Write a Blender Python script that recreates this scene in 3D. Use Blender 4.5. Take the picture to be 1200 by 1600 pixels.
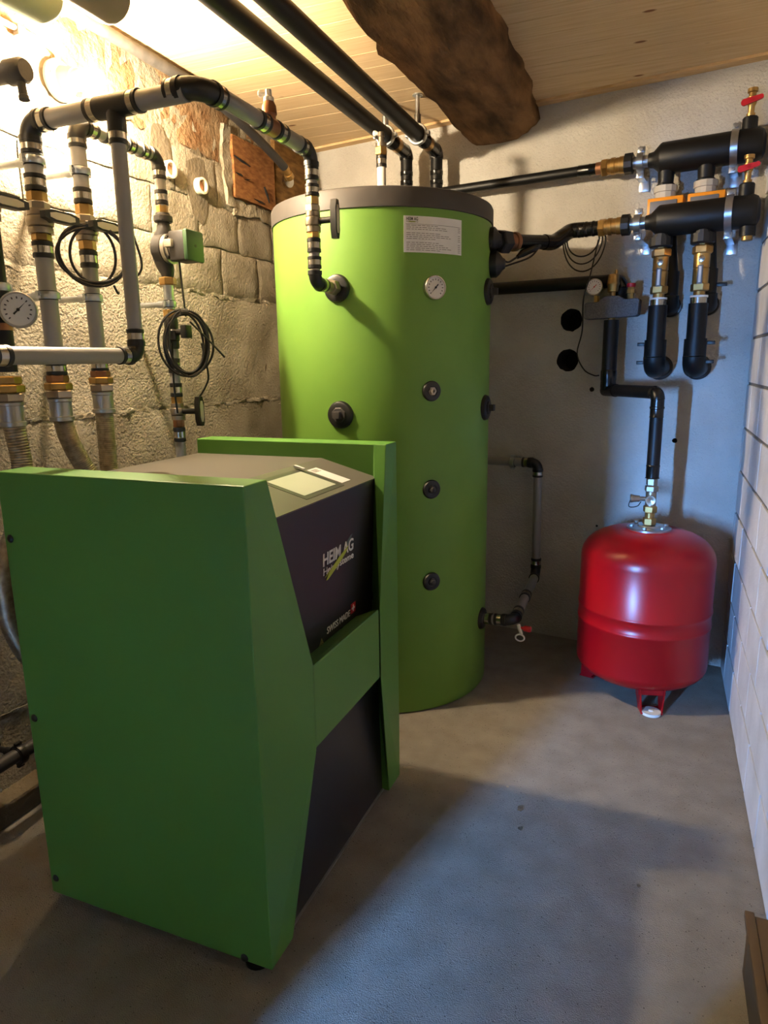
import bpy, bmesh, math, random
from mathutils import Vector, Matrix, noise

random.seed(7)
S = bpy.context.scene
for o in list(bpy.data.objects):
    bpy.data.objects.remove(o)
COL = S.collection

# ------------------------------------------------------------------ camera
cam_d = bpy.data.cameras.new('camera')
cam = bpy.data.objects.new('camera', cam_d)
COL.objects.link(cam)
cam_d.sensor_fit = 'VERTICAL'
cam_d.sensor_height = 36.0
cam_d.lens = 36.0 * 1060.0 / 1600.0
cam_d.clip_start = 0.02
pitch, roll, yaw = math.radians(12.11), math.radians(-0.854), math.radians(22.156)
fw = Vector((-math.sin(yaw) * math.cos(pitch), math.cos(yaw) * math.cos(pitch), -math.sin(pitch)))
rt0 = Vector((math.cos(yaw), math.sin(yaw), 0))
up0 = rt0.cross(fw)
rt = rt0 * math.cos(roll) + up0 * math.sin(roll)
up = up0 * math.cos(roll) - rt0 * math.sin(roll)
cam.matrix_world = Matrix(((rt.x, up.x, -fw.x, 0), (rt.y, up.y, -fw.y, 0), (rt.z, up.z, -fw.z, 1.5), (0, 0, 0, 1)))
S.camera = cam

# ------------------------------------------------------------------ world, daylight, exposure
W_ = bpy.data.worlds.new('world')
S.world = W_
W_.use_nodes = True
W_.node_tree.nodes['Background'].inputs[0].default_value = (0.45, 0.62, 1.0, 1)
W_.node_tree.nodes['Background'].inputs[1].default_value = 0.05
DAY_POS, DAY_W, DAY_H, DAY_POWER, DAY_COL = (-2.0, -2.70, 1.10), 0.75, 1.10, 4100.0, (0.17, 0.43, 1.0)   # outer door, seen through the gap of the door behind the camera
ld = bpy.data.lights.new('daylight_slit', 'AREA')
ld.shape = 'RECTANGLE'; ld.size = DAY_W; ld.size_y = DAY_H; ld.energy = DAY_POWER; ld.color = DAY_COL
lo = bpy.data.objects.new('daylight_slit', ld)
COL.objects.link(lo)
lo.location = DAY_POS
lo.rotation_euler = (math.radians(90), 0, math.radians(-12))
BULB_POS, BULB_STRENGTH, BULB_COL = (-1.825, 1.985, 2.452), 2500.0, (1.0, 0.81, 0.55)
S.view_settings.view_transform = 'Standard'
S.view_settings.look = 'None'
S.view_settings.gamma = 1.0
S.view_settings.use_curve_mapping = False
S.view_settings.exposure = 0.55

# ------------------------------------------------------------------ materials
def srgb(r, g, b):
    f = lambda c: (c / 255 / 12.92) if c / 255 <= 0.04045 else ((c / 255 + 0.055) / 1.055) ** 2.4
    return (f(r), f(g), f(b), 1)

def mat(name, col, rough=0.5, metal=0.0, col2=None, nscale=8, bump=0.0, bscale=120, bdist=0.002, spec=0.5,
        emit=None, estr=0, stretch=None, detail=6, trans=0, coat=0):
    m = bpy.data.materials.new(name)
    m.use_nodes = True
    nt = m.node_tree
    b = nt.nodes['Principled BSDF']
    b.inputs['Base Color'].default_value = col
    b.inputs['Roughness'].default_value = rough
    b.inputs['Metallic'].default_value = metal
    b.inputs['Specular IOR Level'].default_value = spec
    if coat:
        b.inputs['Coat Weight'].default_value = coat
        b.inputs['Coat Roughness'].default_value = 0.08
    if trans:
        b.inputs['Transmission Weight'].default_value = trans
    if emit:
        b.inputs['Emission Color'].default_value = emit
        b.inputs['Emission Strength'].default_value = estr
    tc = nt.nodes.new('ShaderNodeNewGeometry')
    vec = tc.outputs['Position']
    if stretch:
        mp = nt.nodes.new('ShaderNodeMapping')
        mp.inputs['Scale'].default_value = stretch
        nt.links.new(vec, mp.inputs['Vector'])
        vec = mp.outputs['Vector']
    if col2 is None:
        col2 = tuple(c * 0.86 for c in col[:3]) + (1,)
    n = nt.nodes.new('ShaderNodeTexNoise')
    n.inputs['Scale'].default_value = nscale
    n.inputs['Detail'].default_value = detail
    nt.links.new(vec, n.inputs['Vector'])
    r = nt.nodes.new('ShaderNodeValToRGB')
    r.color_ramp.elements[0].position = 0.35
    r.color_ramp.elements[1].position = 0.65
    r.color_ramp.elements[0].color = col2
    r.color_ramp.elements[1].color = col
    nt.links.new(n.outputs['Fac'], r.inputs['Fac'])
    nt.links.new(r.outputs['Color'], b.inputs['Base Color'])
    if bump:
        n2 = nt.nodes.new('ShaderNodeTexNoise')
        n2.inputs['Scale'].default_value = bscale
        n2.inputs['Detail'].default_value = 5
        nt.links.new(vec, n2.inputs['Vector'])
        bp = nt.nodes.new('ShaderNodeBump')
        bp.inputs['Strength'].default_value = bump
        bp.inputs['Distance'].default_value = bdist
        nt.links.new(n2.outputs['Fac'], bp.inputs['Height'])
        nt.links.new(bp.outputs['Normal'], b.inputs['Normal'])
        if bump >= 0.9:
            n3 = nt.nodes.new('ShaderNodeTexNoise')
            n3.inputs['Scale'].default_value = bscale * 0.28
            n3.inputs['Detail'].default_value = 8
            n3.inputs['Roughness'].default_value = 0.7
            nt.links.new(vec, n3.inputs['Vector'])
            b3 = nt.nodes.new('ShaderNodeBump')
            b3.inputs['Strength'].default_value = 0.7
            b3.inputs['Distance'].default_value = bdist * 1.6
            nt.links.new(n3.outputs['Fac'], b3.inputs['Height'])
            nt.links.new(b3.outputs['Normal'], bp.inputs['Normal'])
    return m

def add_spots(m, color, scale, lo, hi, vec_scale=(1, 1, 1)):
    """darker stains or knots with their own shape, mixed over the base colour"""
    nt = m.node_tree
    b = nt.nodes['Principled BSDF']
    src = b.inputs['Base Color'].links[0].from_socket
    g = nt.nodes.new('ShaderNodeNewGeometry')
    mp = nt.nodes.new('ShaderNodeMapping')
    mp.inputs['Scale'].default_value = vec_scale
    nt.links.new(g.outputs['Position'], mp.inputs['Vector'])
    v = nt.nodes.new('ShaderNodeTexVoronoi')
    v.inputs['Scale'].default_value = scale
    nt.links.new(mp.outputs['Vector'], v.inputs['Vector'])
    r = nt.nodes.new('ShaderNodeMapRange')
    r.inputs['From Min'].default_value = lo
    r.inputs['From Max'].default_value = hi
    r.inputs['To Min'].default_value = 1
    r.inputs['To Max'].default_value = 0
    nt.links.new(v.outputs['Distance'], r.inputs['Value'])
    mx = nt.nodes.new('ShaderNodeMix')
    mx.data_type = 'RGBA'
    nt.links.new(r.outputs['Result'], mx.inputs['Factor'])
    nt.links.new(src, mx.inputs['A'])
    mx.inputs['B'].default_value = color
    nt.links.new(mx.outputs['Result'], b.inputs['Base Color'])

M = {}
M['floor'] = mat('floor_screed', srgb(166, 158, 146), 0.9, col2=srgb(152, 144, 132), nscale=9, bump=1.0, bscale=300, bdist=0.008, spec=0.2)
add_spots(M['floor'], srgb(88, 82, 74), 60, 0.06, 0.13)
M['wall_white'] = mat('roughcast_white', srgb(202, 198, 190), 0.95, col2=srgb(182, 177, 168), nscale=3, bump=1.0, bscale=95, bdist=0.007, spec=0.15)
add_spots(M['wall_white'], srgb(120, 112, 100), 60, 0.03, 0.09)
M['render'] = mat('rough_render', srgb(176, 166, 147), 0.95, col2=srgb(146, 136, 117), nscale=4, bump=1.0, bscale=95, bdist=0.016, spec=0.1)
M['block'] = mat('concrete_block', srgb(150, 141, 125), 0.95, col2=srgb(126, 116, 99), nscale=7, bump=1.0, bscale=85, bdist=0.006, spec=0.1)
M['mortar'] = mat('rough_mortar', srgb(164, 155, 138), 0.95, col2=srgb(128, 117, 98), nscale=14, bump=1.0, bscale=45, bdist=0.012, spec=0.1)
M['brown_plaster'] = mat('brown_plaster', srgb(122, 90, 62), 0.95, col2=srgb(148, 126, 98), nscale=9, bump=1.0, bscale=40, bdist=0.015, spec=0.1)
M['patch'] = mat('grey_patch', srgb(112, 102, 86), 0.95, bump=0.8, bscale=60, bdist=0.006, spec=0.1)
M['brick'] = mat('white_brick', srgb(206, 204, 202), 0.8, col2=srgb(190, 187, 184), nscale=6, bump=0.5, bscale=90, bdist=0.003, spec=0.2)
M['brick_mortar'] = mat('grey_mortar', srgb(116, 112, 106), 0.95, bump=0.8, bscale=80, bdist=0.004, spec=0.1)
M['pine'] = mat('pine_plank', srgb(222, 196, 156), 0.6, col2=srgb(208, 178, 134), nscale=6, stretch=(0.7, 14, 8), bump=0.15, bscale=20, bdist=0.001, spec=0.3)
add_spots(M['pine'], srgb(128, 82, 46), 3.4, 0.06, 0.10, (1.0, 2.4, 1))
M['batten'] = mat('pine_batten', srgb(222, 190, 144), 0.6, col2=srgb(204, 168, 120), nscale=6, stretch=(0.7, 14, 8), spec=0.3)
M['beam'] = mat('old_timber', srgb(146, 112, 78), 0.95, col2=srgb(80, 62, 47), nscale=2.6, stretch=(4, 1.3, 4), bump=1.0, bscale=16, bdist=0.010, spec=0.1)
M['block_wood'] = mat('orange_wood', srgb(150, 104, 64), 0.85, col2=srgb(118, 76, 44), nscale=7, stretch=(3, 3, 9), bump=0.7, bscale=30, bdist=0.006, spec=0.15)
M['wood2'] = mat('brown_wood', srgb(140, 106, 62), 0.85, col2=srgb(104, 76, 42), nscale=6, stretch=(3, 2, 8), bump=0.6, bscale=30, bdist=0.006, spec=0.15)
M['green'] = mat('green_powder_coat', srgb(88, 140, 60), 0.42, col2=srgb(85, 136, 58), nscale=3, bump=0.08, bscale=500, bdist=0.0006, spec=0.4)
M['tank_green'] = mat('green_foil', srgb(110, 152, 62), 0.5, col2=srgb(105, 147, 58), nscale=5, bump=0.12, bscale=260, bdist=0.001, spec=0.4)
M['lid'] = mat('charcoal_lid', srgb(66, 62, 60), 0.6, bump=0.1, bscale=200, bdist=0.001)
M['anthra'] = mat('anthracite_metal', srgb(42, 40, 40), 0.42, col2=srgb(39, 37, 37), nscale=3, bump=0.06, bscale=500, bdist=0.0005)
M['greytop'] = mat('grey_lid_metal', srgb(98, 95, 90), 0.38, col2=srgb(94, 91, 86), nscale=3, bump=0.06, bscale=500, bdist=0.0005)
M['frame'] = mat('display_bezel', srgb(74, 74, 70), 0.35)
M['black'] = mat('black_plastic', srgb(24, 24, 24), 0.42, col2=srgb(20, 20, 20))
M['insul'] = mat('black_pipe_insulation', srgb(15, 15, 15), 0.46, col2=srgb(12, 12, 12), nscale=10, bump=0.2, bscale=60, bdist=0.001, spec=0.35)
M['tape'] = mat('black_tape', srgb(13, 13, 13), 0.26, col2=srgb(10, 10, 10), bump=0.4, bscale=40, bdist=0.002)
M['pipe'] = mat('grey_alloy_pipe', srgb(150, 147, 144), 0.42, metal=0.25, col2=srgb(143, 140, 137), nscale=4)
M['steel'] = mat('steel_sleeve', srgb(196, 190, 180), 0.25, metal=1.0, col2=srgb(182, 176, 166))
M['zinc'] = mat('zinc_plated', srgb(196, 200, 204), 0.3, metal=0.95, col2=srgb(172, 178, 186), nscale=20)
M['nickel'] = mat('nickel_valve', srgb(172, 160, 144), 0.35, metal=0.9, col2=srgb(156, 145, 130))
M['brass'] = mat('brass', srgb(190, 156, 98), 0.36, metal=0.9, col2=srgb(168, 132, 78), nscale=20)
M['copper'] = mat('bronze_tee', srgb(168, 122, 92), 0.45, metal=0.8, col2=srgb(146, 102, 76))
M['braid'] = mat('braided_steel', srgb(186, 174, 154), 0.42, metal=0.9, col2=srgb(150, 140, 124), nscale=60)
M['red'] = mat('red_lacquer', srgb(160, 8, 16), 0.3, col2=srgb(153, 7, 15), nscale=3, spec=0.45)
M['redplastic'] = mat('red_plastic', srgb(190, 26, 40), 0.4)
M['white'] = mat('white_plastic', srgb(226, 222, 214), 0.5)
M['cream'] = mat('cream_porcelain', srgb(226, 212, 186), 0.35)
M['insert'] = mat('pale_insert', srgb(206, 198, 176), 0.5)
M['paper'] = mat('white_sticker', srgb(232, 230, 228), 0.5)
M['print'] = mat('dark_print', srgb(70, 66, 66), 0.6)
M['printgrey'] = mat('grey_print', srgb(138, 134, 132), 0.6)
M['textwhite'] = mat('white_lettering', srgb(236, 234, 230), 0.5)
M['lime'] = mat('lime_brush', srgb(176, 190, 60), 0.6)
M['slate'] = mat('slate_brush', srgb(96, 112, 112), 0.6)
M['warn'] = mat('warning_yellow', srgb(206, 196, 130), 0.6)
M['screen'] = mat('touch_screen', srgb(192, 198, 182), 0.3, col2=srgb(187, 193, 177))
M['orange'] = mat('orange_plastic', srgb(240, 150, 30), 0.4)
M['greyplastic'] = mat('grey_plastic', srgb(104, 104, 106), 0.5)
M['beige'] = mat('beige_plastic', srgb(186, 178, 160), 0.5)
M['eps'] = mat('grey_foam_shell', srgb(112, 112, 114), 0.9, col2=srgb(92, 92, 94), nscale=160, bump=0.7, bscale=160, bdist=0.003, spec=0.2)
M['dial'] = mat('white_dial', srgb(226, 222, 214), 0.35)
M['pump_green'] = mat('pump_green', srgb(40, 70, 38), 0.45)
M['castiron'] = mat('dark_cast_iron', srgb(58, 56, 56), 0.55, metal=0.3, bump=0.3, bscale=120)
M['silver'] = mat('cast_aluminium', srgb(182, 178, 172), 0.4, metal=0.8)
M['cable'] = mat('black_cable', srgb(26, 24, 22), 0.5)
M['pale_green'] = mat('pale_green_jacket', srgb(160, 170, 134), 0.6)
M['tan'] = mat('tan_jacket', srgb(166, 148, 118), 0.6)
M['dusty'] = mat('dusty_grey_pipe', srgb(84, 79, 75), 0.8, col2=srgb(66, 62, 58), nscale=20, bump=0.3, bscale=60)
M['hole'] = mat('hole_dark', srgb(16, 13, 11), 0.95)
M['footing'] = mat('footing_concrete', srgb(110, 98, 80), 0.95, bump=1.0, bscale=40, bdist=0.01, spec=0.1)
M['crate'] = mat('dark_brown_board', srgb(86, 70, 50), 0.6, bump=0.3, bscale=40)
M['bulb'] = mat('lit_bulb', (1, 1, 1, 1), 0.4, emit=BULB_COL + (1,), estr=BULB_STRENGTH)
M['deepgreen'] = mat('wire_tie', srgb(40, 40, 38), 0.5)

# ------------------------------------------------------------------ mesh builder
V3 = Vector

def frame(d):
    d = d.normalized()
    a = V3((0, 0, 1)) if abs(d.z) < 0.9 else V3((1, 0, 0))
    x = a.cross(d).normalized()
    return x, d.cross(x).normalized()

class B:
    def __init__(s):
        s.v = []; s.f = []
    def quad_strip(s, rings, close_u=True, cap0=True, cap1=True):
        base = len(s.v); n = len(rings[0])
        for r in rings:
            s.v += [tuple(p) for p in r]
        for i in range(len(rings) - 1):
            for k in range(n if close_u else n - 1):
                k2 = (k + 1) % n
                s.f.append((base + i * n + k, base + i * n + k2, base + (i + 1) * n + k2, base + (i + 1) * n + k))
        if cap0: s.f.append(tuple(base + k for k in reversed(range(n))))
        if cap1: s.f.append(tuple(base + (len(rings) - 1) * n + k for k in range(n)))
        return s
    def rev(s, p, d, prof, seg=20, ph=0.0, caps=True):
        """surface of revolution along d from p; prof = [(distance, radius)]"""
        p = V3(p); d = V3(d).normalized(); x, y = frame(d)
        rings = []
        for t, r in prof:
            r = max(r, 1e-4)
            rings.append([p + d * t + (x * math.cos(ph + 2 * math.pi * k / seg) + y * math.sin(ph + 2 * math.pi * k / seg)) * r for k in range(seg)])
        return s.quad_strip(rings, True, caps, caps)
    def cyl(s, p, q, r, seg=20, bev=0.0):
        p = V3(p); q = V3(q); L = (q - p).length
        prof = [(0, r), (L, r)] if not bev else [(0, r - bev), (bev, r), (L - bev, r), (L, r - bev)]
        return s.rev(p, q - p, prof, seg)
    def hexn(s, p, q, r):
        p = V3(p); q = V3(q); L = (q - p).length; c = min(L * 0.15, r * 0.12)
        return s.rev(p, q - p, [(0, r - c), (c, r), (L - c, r), (L, r - c)], 6, 0.3)
    def tube(s, pts, r, seg=12, caps=True):
        pts = [V3(p) for p in pts]; n = len(pts)
        tang = []
        for i in range(n):
            a = pts[max(i - 1, 0)]; b = pts[min(i + 1, n - 1)]
            tang.append((b - a).normalized())
        x, y = frame(tang[0]); rings = []
        for i in range(n):
            if i:
                q = tang[i - 1].rotation_difference(tang[i])
                x = q @ x; y = q @ y
            rr = r[i] if isinstance(r, (list, tuple)) else r
            rings.append([pts[i] + (x * math.cos(2 * math.pi * k / seg) + y * math.sin(2 * math.pi * k / seg)) * rr for k in range(seg)])
        return s.quad_strip(rings, True, caps, caps)
    def box(s, c, size, rot=None, bev=0.0):
        c = V3(c); hx, hy, hz = [k / 2 for k in size]
        bm = bmesh.new()
        bmesh.ops.create_cube(bm, size=1)
        for v in bm.verts:
            v.co = V3((v.co.x * size[0], v.co.y * size[1], v.co.z * size[2]))
        if bev:
            bmesh.ops.bevel(bm, geom=bm.edges[:], offset=bev, segments=2, affect='EDGES', profile=0.5)
        base = len(s.v)
        bm.verts.index_update()
        for v in bm.verts:
            co = rot @ v.co if rot else v.co
            s.v.append(tuple(c + co))
        for f in bm.faces:
            s.f.append(tuple(base + v.index for v in f.verts))
        bm.free()
        return s
    def prism(s, pts, vec):
        """extrude a planar polygon (3D points) along vec"""
        base = len(s.v); n = len(pts); vec = V3(vec)
        s.v += [tuple(V3(p)) for p in pts] + [tuple(V3(p) + vec) for p in pts]
        s.f.append(tuple(base + k for k in reversed(range(n))))
        s.f.append(tuple(base + n + k for k in range(n)))
        for k in range(n):
            k2 = (k + 1) % n
            s.f.append((base + k, base + k2, base + n + k2, base + n + k))
        return s
    def poly(s, pts, faces):
        base = len(s.v)
        s.v += [tuple(V3(p)) for p in pts]
        s.f += [tuple(base + i for i in f) for f in faces]
        return s

ORG = {}

def obj(name, b, m, parent=None, smooth=True, angle=35, mesh=None):
    """one mesh object; vertices are given in world space and stored relative to the thing's base"""
    if mesh is None:
        off = ORG.get(parent.name, V3()) if parent else V3()
        mesh = bpy.data.meshes.new(name)
        mesh.from_pydata([tuple(V3(v) - off) for v in b.v], [], b.f)
        bm = bmesh.new(); bm.from_mesh(mesh)
        bmesh.ops.recalc_face_normals(bm, faces=bm.faces[:])
        bm.to_mesh(mesh); bm.free()
        mesh.materials.append(M[m] if isinstance(m, str) else m)
        if smooth:
            for p in mesh.polygons: p.use_smooth = True
            mesh.set_sharp_from_angle(angle=math.radians(angle))
    o = bpy.data.objects.new(name, mesh)
    COL.objects.link(o)
    if parent:
        o.parent = parent
        ORG[o.name] = ORG.get(parent.name, V3())
    return o

def thing(name, label, cat, loc=(0, 0, 0), group=None):
    o = bpy.data.objects.new(name, None)
    o.empty_display_size = 0.05
    COL.objects.link(o)
    o.location = loc
    ORG[o.name] = V3(loc)
    o['label'] = label; o['category'] = cat
    if group: o['group'] = group
    return o

def tag(o, label, cat, group=None):
    o['label'] = label; o['category'] = cat
    if group: o['group'] = group
    return o

def struct(o):
    o['kind'] = 'structure'
    return o

def lerp(p, q, t): return V3(p) + (V3(q) - V3(p)) * t

def smooth_path(ctrl, n=10):
    P = [V3(c) for c in ctrl]; P = [P[0] * 2 - P[1]] + P + [P[-1] * 2 - P[-2]]
    out = []
    for i in range(1, len(P) - 2):
        for k in range(n):
            t = k / n
            a, b, c, d = P[i - 1], P[i], P[i + 1], P[i + 2]
            out.append(0.5 * ((2 * b) + (c - a) * t + (2 * a - 5 * b + 4 * c - d) * t * t + (3 * b - a - 3 * c + d) * t ** 3))
    out.append(P[-2])
    return out

def arc(corner, din, dout, R, n=10):
    """points of a bend: comes in along din to the corner, leaves along dout"""
    c = V3(corner); a = V3(din).normalized(); b = V3(dout).normalized()
    ang = a.angle(b); T = R * math.tan(ang / 2)
    p0 = c - a * T; p1 = c + b * T
    ctr = p0 + (b - a * a.dot(b)).normalized() * R
    u = p0 - ctr; w = a * R
    return [ctr + u * math.cos(ang * k / n) + w * math.sin(ang * k / n) for k in range(n + 1)]

# plumbing parts -----------------------------------------------------------
def pipe(par, p, q, r, m='pipe', name='pipe', seg=24):
    return obj(name, B().cyl(p, q, r, seg), m, par)

def press(par, p, q, r):
    """press sleeve: black collar with a steel band"""
    p = V3(p); q = V3(q); L = (q - p).length; e = 0.16 * L
    o = obj('press_collar', B().rev(p, q - p, [(0, r * .98), (0.002, r * 1.19), (e * 1.6, r * 1.19), (e * 1.8, r * 1.10), (L - e * 1.8, r * 1.10), (L - e * 1.6, r * 1.19), (L - 0.002, r * 1.19), (L, r * .98)], 24), 'black', par)
    obj('steel_sleeve', B().rev(lerp(p, q, 0.29), q - p, [(0, r * 1.11), (L * .01, r * 1.15), (L * .41, r * 1.15), (L * .42, r * 1.11)], 24), 'steel', o)
    return o

def elbow(par, corner, din, dout, r, R, m='black', name='elbow', collars=True):
    pts = arc(corner, din, dout, R)
    b = B().tube(pts, r * 1.12, 20)
    if collars:
        d0 = V3(din).normalized(); d1 = V3(dout).normalized()
        b.cyl(pts[0] - d0 * .008, pts[0] + d0 * .006, r * 1.24, 20)
        b.cyl(pts[-1] - d1 * .006, pts[-1] + d1 * .008, r * 1.24, 20)
    return obj(name, b, m, par), pts[0], pts[-1]

def hexnut(par, p, q, r, m='brass', name='hex_nut'):
    return obj(name, B().hexn(p, q, r), m, par, angle=20)

def valve_body(par, p, q, r, m='nickel', name='ball_valve'):
    p = V3(p); q = V3(q); L = (q - p).length
    return obj(name, B().rev(p, q - p, [(0, r * .98), (L * .22, r * .98), (L * .24, r * .9), (L * .3, r * 1.08), (L * .48, r * 1.14), (L * .66, r * 1.08), (L * .72, r * .9), (L * .75, r * 1.02), (L, r * 1.02)], 20), m, par)

def t_handle(par, base, stem, bar, Ls, Lb=0.13, w=0.034, t=0.022):
    """butterfly handle: stem leaving the valve, long bar across it with a pale insert"""
    base = V3(base); s = V3(stem).normalized(); a = V3(bar).normalized(); n = s.cross(a).normalized()
    hb = B().cyl(base, base + s * (Ls - t * .5), w * .33, 16)
    c = base + s * Ls
    def oct_(L, W, z0, z1):
        prof = [(-L, -W * .55), (-L * .55, -W), (L * .55, -W), (L, -W * .55), (L, W * .55), (L * .55, W), (-L * .55, W), (-L, W * .55)]
        return [c + a * x + n * y + s * z0 for x, y in prof], s * (z1 - z0)
    pts, v = oct_(Lb / 2, w / 2, -t / 2, t / 2)
    hb.prism(pts, v)
    o = obj('handle', hb, 'black', par, angle=25)
    pts, v = oct_(Lb / 2 * .72, w / 2 * .62, t / 2, t / 2 + .0015)
    obj('insert', B().prism(pts, v), 'insert', o, smooth=False)
    return o

def clamp(par, c, axis, r, out, L, w=0.022, rod=True):
    """split ring pipe clamp with ears and a rod back to the wall"""
    c = V3(c); ax = V3(axis).normalized(); o_ = V3(out).normalized(); s = ax.cross(o_).normalized()
    b = B().rev(c - ax * w / 2, ax, [(0, r * 1.04), (0, r * 1.28), (w * .2, r * 1.34), (w * .8, r * 1.34), (w, r * 1.28), (w, r * 1.04)], 24)
    for k in (-1, 1):
        p = c + s * k * r * 1.45
        b.box(p, (r * .42, r * .42, w), Matrix((s, o_, ax)).transposed())
        b.cyl(p - o_ * r * .34, p + o_ * r * .34, r * .12, 8)
    k = obj('pipe_clamp', b, 'zinc', par)
    obj('rubber_liner', B().rev(c - ax * (w / 2 + .003), ax, [(0, r * 1.0), (0, r * 1.08), (w + .006, r * 1.08), (w + .006, r)], 24), 'black', k)
    if rod:
        b = B().cyl(c + o_ * r * 1.2, c + o_ * (r * 1.2 + .028), .014, 12).cyl(c + o_ * r * 1.2, c + o_ * L, .0105, 12)
        b.cyl(c + o_ * (L - .006), c + o_ * L, .024, 16)
        obj('clamp_rod', b, 'zinc', k)
    return k

def text_on(name, body, size, origin, xd, yd, m, par, bold=0.0, ext=0.0006, align='LEFT', width=None, shear=0, mapfn=None):
    cu = bpy.data.curves.new(name, 'FONT')
    cu.body = body; cu.size = size; cu.extrude = ext; cu.offset = bold; cu.align_x = align; cu.shear = shear
    to = bpy.data.objects.new(name + '_tmp', cu)
    COL.objects.link(to)
    bpy.context.view_layer.update()
    me = bpy.data.meshes.new_from_object(to.evaluated_get(bpy.context.evaluated_depsgraph_get()))
    bpy.data.objects.remove(to); bpy.data.curves.remove(cu)
    xs = [v.co.x for v in me.vertices]
    k = 1.0
    if width and xs: k = width / (max(xs) - min(xs))
    xd = V3(xd).normalized() if xd is not None else None
    yd = V3(yd).normalized() if yd is not None else None
    off = ORG.get(par.name, V3())
    for v in me.vertices:
        x, y, z = v.co.x * k, v.co.y, v.co.z
        w = mapfn(x, y, z) if mapfn else V3(origin) + xd * x + yd * y + xd.cross(yd) * (z + ext)
        v.co = w - off
    me.materials.clear(); me.materials.append(M[m])
    o = bpy.data.objects.new(name, me)
    COL.objects.link(o); o.parent = par; ORG[o.name] = off
    return o

def gauge(par, c, face, r, depth, upv=(0, 0, 1), needle=225, rimm='steel', name='gauge', needle_m='black', tail=True):
    c = V3(c); f = V3(face).normalized(); u = (V3(upv) - f * f.dot(V3(upv))).normalized(); x = u.cross(f).normalized()
    g = obj(name, B().rev(c - f * depth, f, [(0, r * .9), (depth * .1, r), (depth * .9, r), (depth, r * .96), (depth, r * .88), (depth * .82, r * .87)], 32), rimm, par)
    obj('dial', B().cyl(c - f * depth * .25, c - f * depth * .14, r * .88, 32), 'dial', g)
    tk = B()
    z = c - f * depth * .13
    for i in range(13):
        a = math.radians(225 - i * 22.5)
        d = x * math.cos(a) + u * math.sin(a); t = f.cross(d)
        p = z + d * r * .66
        tk.prism([p - t * r * .035 - d * r * .06, p + t * r * .035 - d * r * .06, p + t * r * .035 + d * r * .06, p - t * r * .035 + d * r * .06], f * .0006)
    obj('dial_marks', tk, 'print', g, smooth=False)
    a = math.radians(needle); d = x * math.cos(a) + u * math.sin(a); t = f.cross(d)
    nb = B()
    z = c - f * depth * .10
    nb.prism([z - t * r * .05 - d * r * .35, z + t * r * .05 - d * r * .35, z + d * r * .66], f * .001)
    nb.cyl(z, z + f * .0025, r * .09, 12)
    obj('needle', nb, needle_m, g, smooth=False)
    return g

# ------------------------------------------------------------------ setting
XL, XR, ZC = -2.03, 0.362, 2.75
WA = math.radians(8.1)
WE = V3((math.cos(WA), -math.sin(WA), 0)); WN = V3((math.sin(WA), math.cos(WA), 0)); WO = V3((0.359, 3.562, 0))
def wl(u, off, z):
    """point in the back wall's frame: u along the wall (0 at the right corner), off = distance in front of it"""
    return WO + WE * u - WN * off + V3((0, 0, z))

# floor
def disp(p, s, a): return noise.fractal(V3(p) * s, 1.0, 2.0, 4) * a
fb = B(); nx, ny = 48, 120
for j in range(ny + 1):
    for i in range(nx + 1):
        x = -2.9 + 3.45 * i / nx; y = -3.0 + 7.1 * j / ny
        fb.v.append((x, y, disp((x, y, 0), 2.2, 0.0025)))
for j in range(ny):
    for i in range(nx):
        k = j * (nx + 1) + i
        fb.f.append((k, k + 1, k + nx + 2, k + nx + 1))
fo = struct(obj('floor', fb, 'floor'))
for x, y, q in ((-.36, 2.09, .022), (-.34, 1.99, .014), (.03, 1.86, .009)):
    ring = []
    for k in range(11):
        a = 2 * math.pi * k / 11; r = q * random.uniform(.55, 1.0)
        ring.append((x + math.cos(a) * r * .7, y + math.sin(a) * r, .0012))
    obj('floor_scar', B().prism(ring, (0, 0, .001)), 'patch', fo, smooth=False)

# back wall with bored holes
u0 = (XL - .359) / math.cos(WA) - .1
bw = B().prism([wl(u0, 0, -.05), wl(.12, 0, -.05), wl(.12, -.22, -.05), wl(u0, -.22, -.05)], (0, 0, ZC + .25))
bwo = obj('wall_back_raw', bw, 'wall_white', smooth=False)
cut = B()
for u, z, r in ((-.819, 1.717, .056), (-.83, 1.517, .056), (-.70, 1.37, .012), (-.29, 1.125, .012), (-1.0, .27, .008), (-.64, .66, .006)):
    pts = [(r * (1 + random.uniform(-.05, .05)), 2 * math.pi * k / 22) for k in range(22)]
    cut.prism([wl(u + a * math.cos(t), .03, z + a * math.sin(t)) for a, t in pts], WN * .2)
co_ = obj('cutter', cut, 'hole', smooth=False)
md = bwo.modifiers.new('bore', 'BOOLEAN'); md.operation = 'DIFFERENCE'; md.object = co_; md.solver = 'EXACT'
bpy.context.view_layer.update()
me = bpy.data.meshes.new_from_object(bwo.evaluated_get(bpy.context.evaluated_depsgraph_get()))
me.materials.clear(); me.materials.append(M['wall_white']); me.materials.append(M['hole'])
for p in me.polygons:
    p.material_index = 0 if abs(p.normal.dot(WN)) > .9 and (p.center - WO).dot(WN) < .01 else (1 if p.area < .06 else 0)
bpy.data.objects.remove(bwo); bpy.data.objects.remove(co_)
wb = bpy.data.objects.new('wall_back', me); COL.objects.link(wb); struct(wb)

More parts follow.
